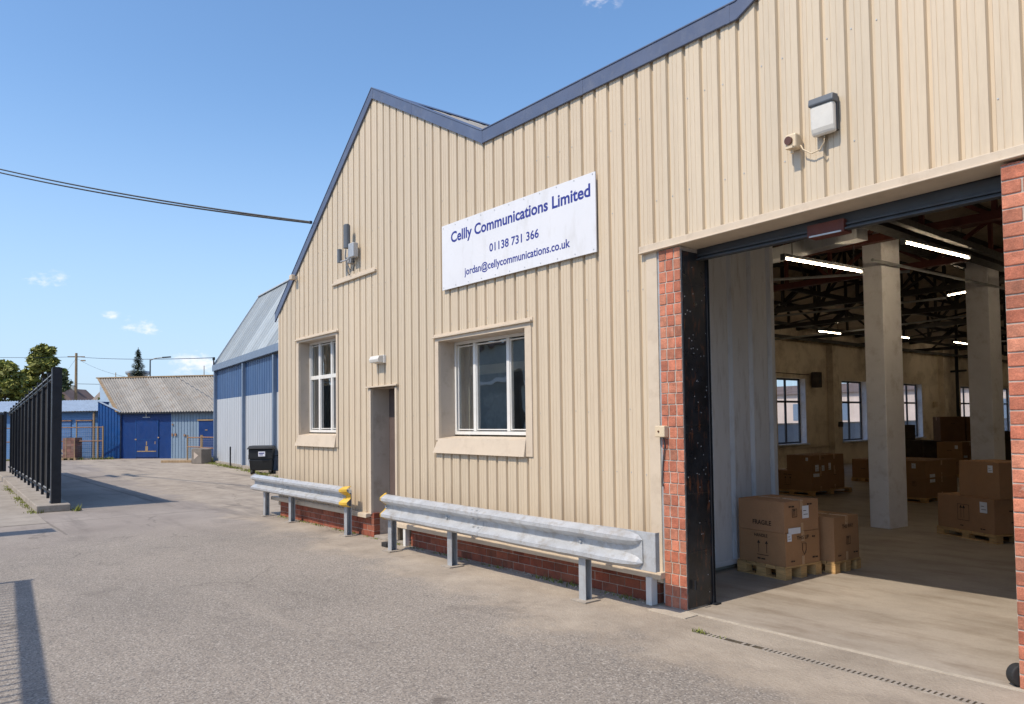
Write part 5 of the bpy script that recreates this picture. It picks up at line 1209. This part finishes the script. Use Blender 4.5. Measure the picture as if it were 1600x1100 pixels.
crate((-7.35, 22.95, .9805), rad(30), .35, .5, .25, 'small dark crate on top of the dark crate by the farther column')
# wheel stop
ws = thing('wheel_stop', 'black rubber wheel on the floor at the foot of the right pier', 'wheel', (-1.685, 5.42, 0), rad(-35))
bm = B(); tube(bm, [(-.03, 0, .075), (.03, 0, .075)], .068, 20); obj('tyre', bm, 'rubber', ws, bevel=.008)
bm = B(); tube(bm, [(-.038, 0, .075), (.038, 0, .075)], .018, 10); obj('hub', bm, 'galvpost', ws)

# ------------------------------------------------------------------ slab edge, drain, weeds
bm = B(); box(bm, -4.22, -1.2, 5.335, 5.36, -.05, .010); box(bm, -4.46, -4.05, 5.16, 5.33, -.05, .007); struct('slab_edge', bm, 'nosing')
dg = thing('drain_channel', 'long narrow slotted drain grate across the asphalt in front of the loading door', 'drain', (-2.4, 4.92, 0))
bm = B(); quad(bm, (-1.35, -.030, .002), (1.6, -.030, .002), (1.6, .030, .002), (-1.35, .030, .002)); obj('channel', bm, 'soil', dg)
bm = B(); x = -1.35
while x < 1.6:
    if x < -.75 and random.random() < .5: x += .034; continue
    box(bm, x, x+.021, -.026, .026, .003, .006); x += .036
obj('grate_bar', bm, 'conc', dg)
bm = B(); box(bm, -1.35, 1.6, -.037, -.0301, .0, .005); box(bm, -1.35, 1.6, .0301, .037, 0, .005); obj('edge_frame', bm, 'conc', dg)
def tufts(bm, x, y, n, h, spread):
    for i in range(n):
        a_ = random.uniform(0, 6.28); px, py = x+random.gauss(0, spread), y+random.gauss(0, spread*.5); hh = h*random.uniform(.3, 1.2); lean = random.uniform(.2, 1.2)*hh
        w_ = .006+h*.04
        d = Vector((math.cos(a_), math.sin(a_), 0)); s_ = Vector((-d.y, d.x, 0))*w_; b_ = Vector((px, py, 0)); f = bm.faces.new([bm.verts.new(b_+s_), bm.verts.new(b_-s_), bm.verts.new(b_+d*lean+Vector((0, 0, hh)))])
bm = B()
for i in range(40): x = random.uniform(-13.4, -4.7); tufts(bm, x, 5.40-random.uniform(0, .06), 12, .025, .05)
for x in (-13.1, -12.8, -12.2, -11.7, -6.0, -5.8, -5.6, -4.9): tufts(bm, x, 5.36, 22, .045, .08)
tufts(bm, -3.72, 4.92, 30, .035, .04); tufts(bm, -3.5, 4.92, 12, .02, .05)
for i in range(60):
    u = random.random()**1.6*9; tufts(bm, -17.2-u, 2.03+.035*u+random.uniform(-.03, .02), 14, .05, .10)
tufts(bm, -17.15, 2.75, 50, .13, .09); tufts(bm, -17.25, 2.1, 30, .08, .1)
for i in range(90): u = random.uniform(-.4, 12); tufts(bm, -33.6+u*.994, 10.7-u*.1116-.2-random.uniform(0, .25), 16, .09, .15)
for i in range(70): u = random.uniform(0, 5.5); tufts(bm, -44.80+u*.577, 3.55+u*.817+.15+random.uniform(-.1, .1), 16, .16 if u > 3.5 else .1, .15)
for i in range(30): tufts(bm, -36.2+random.uniform(0, 2), 10.9+random.uniform(-.2, .2), 16, .2, .15)
o = obj('weeds', bm, 'grass'); o['kind'] = 'stuff'
bm = B()
for i in range(420):
    t_ = random.random(); x = random.uniform(-13.3, -4.4) if t_ < .7 else -17.1-random.random()*6; y = (5.42-abs(random.gauss(0, .07))) if t_ < .7 else 2.0+.035*(-17.1-x)-abs(random.gauss(0, .06))
    s_ = random.uniform(.006, .02); a_ = random.uniform(0, 3); box(bm, x, x+s_, y, y+s_*.8, 0, s_*.5)
o = obj('gravel_litter', bm, 'nosing'); o['kind'] = 'stuff'
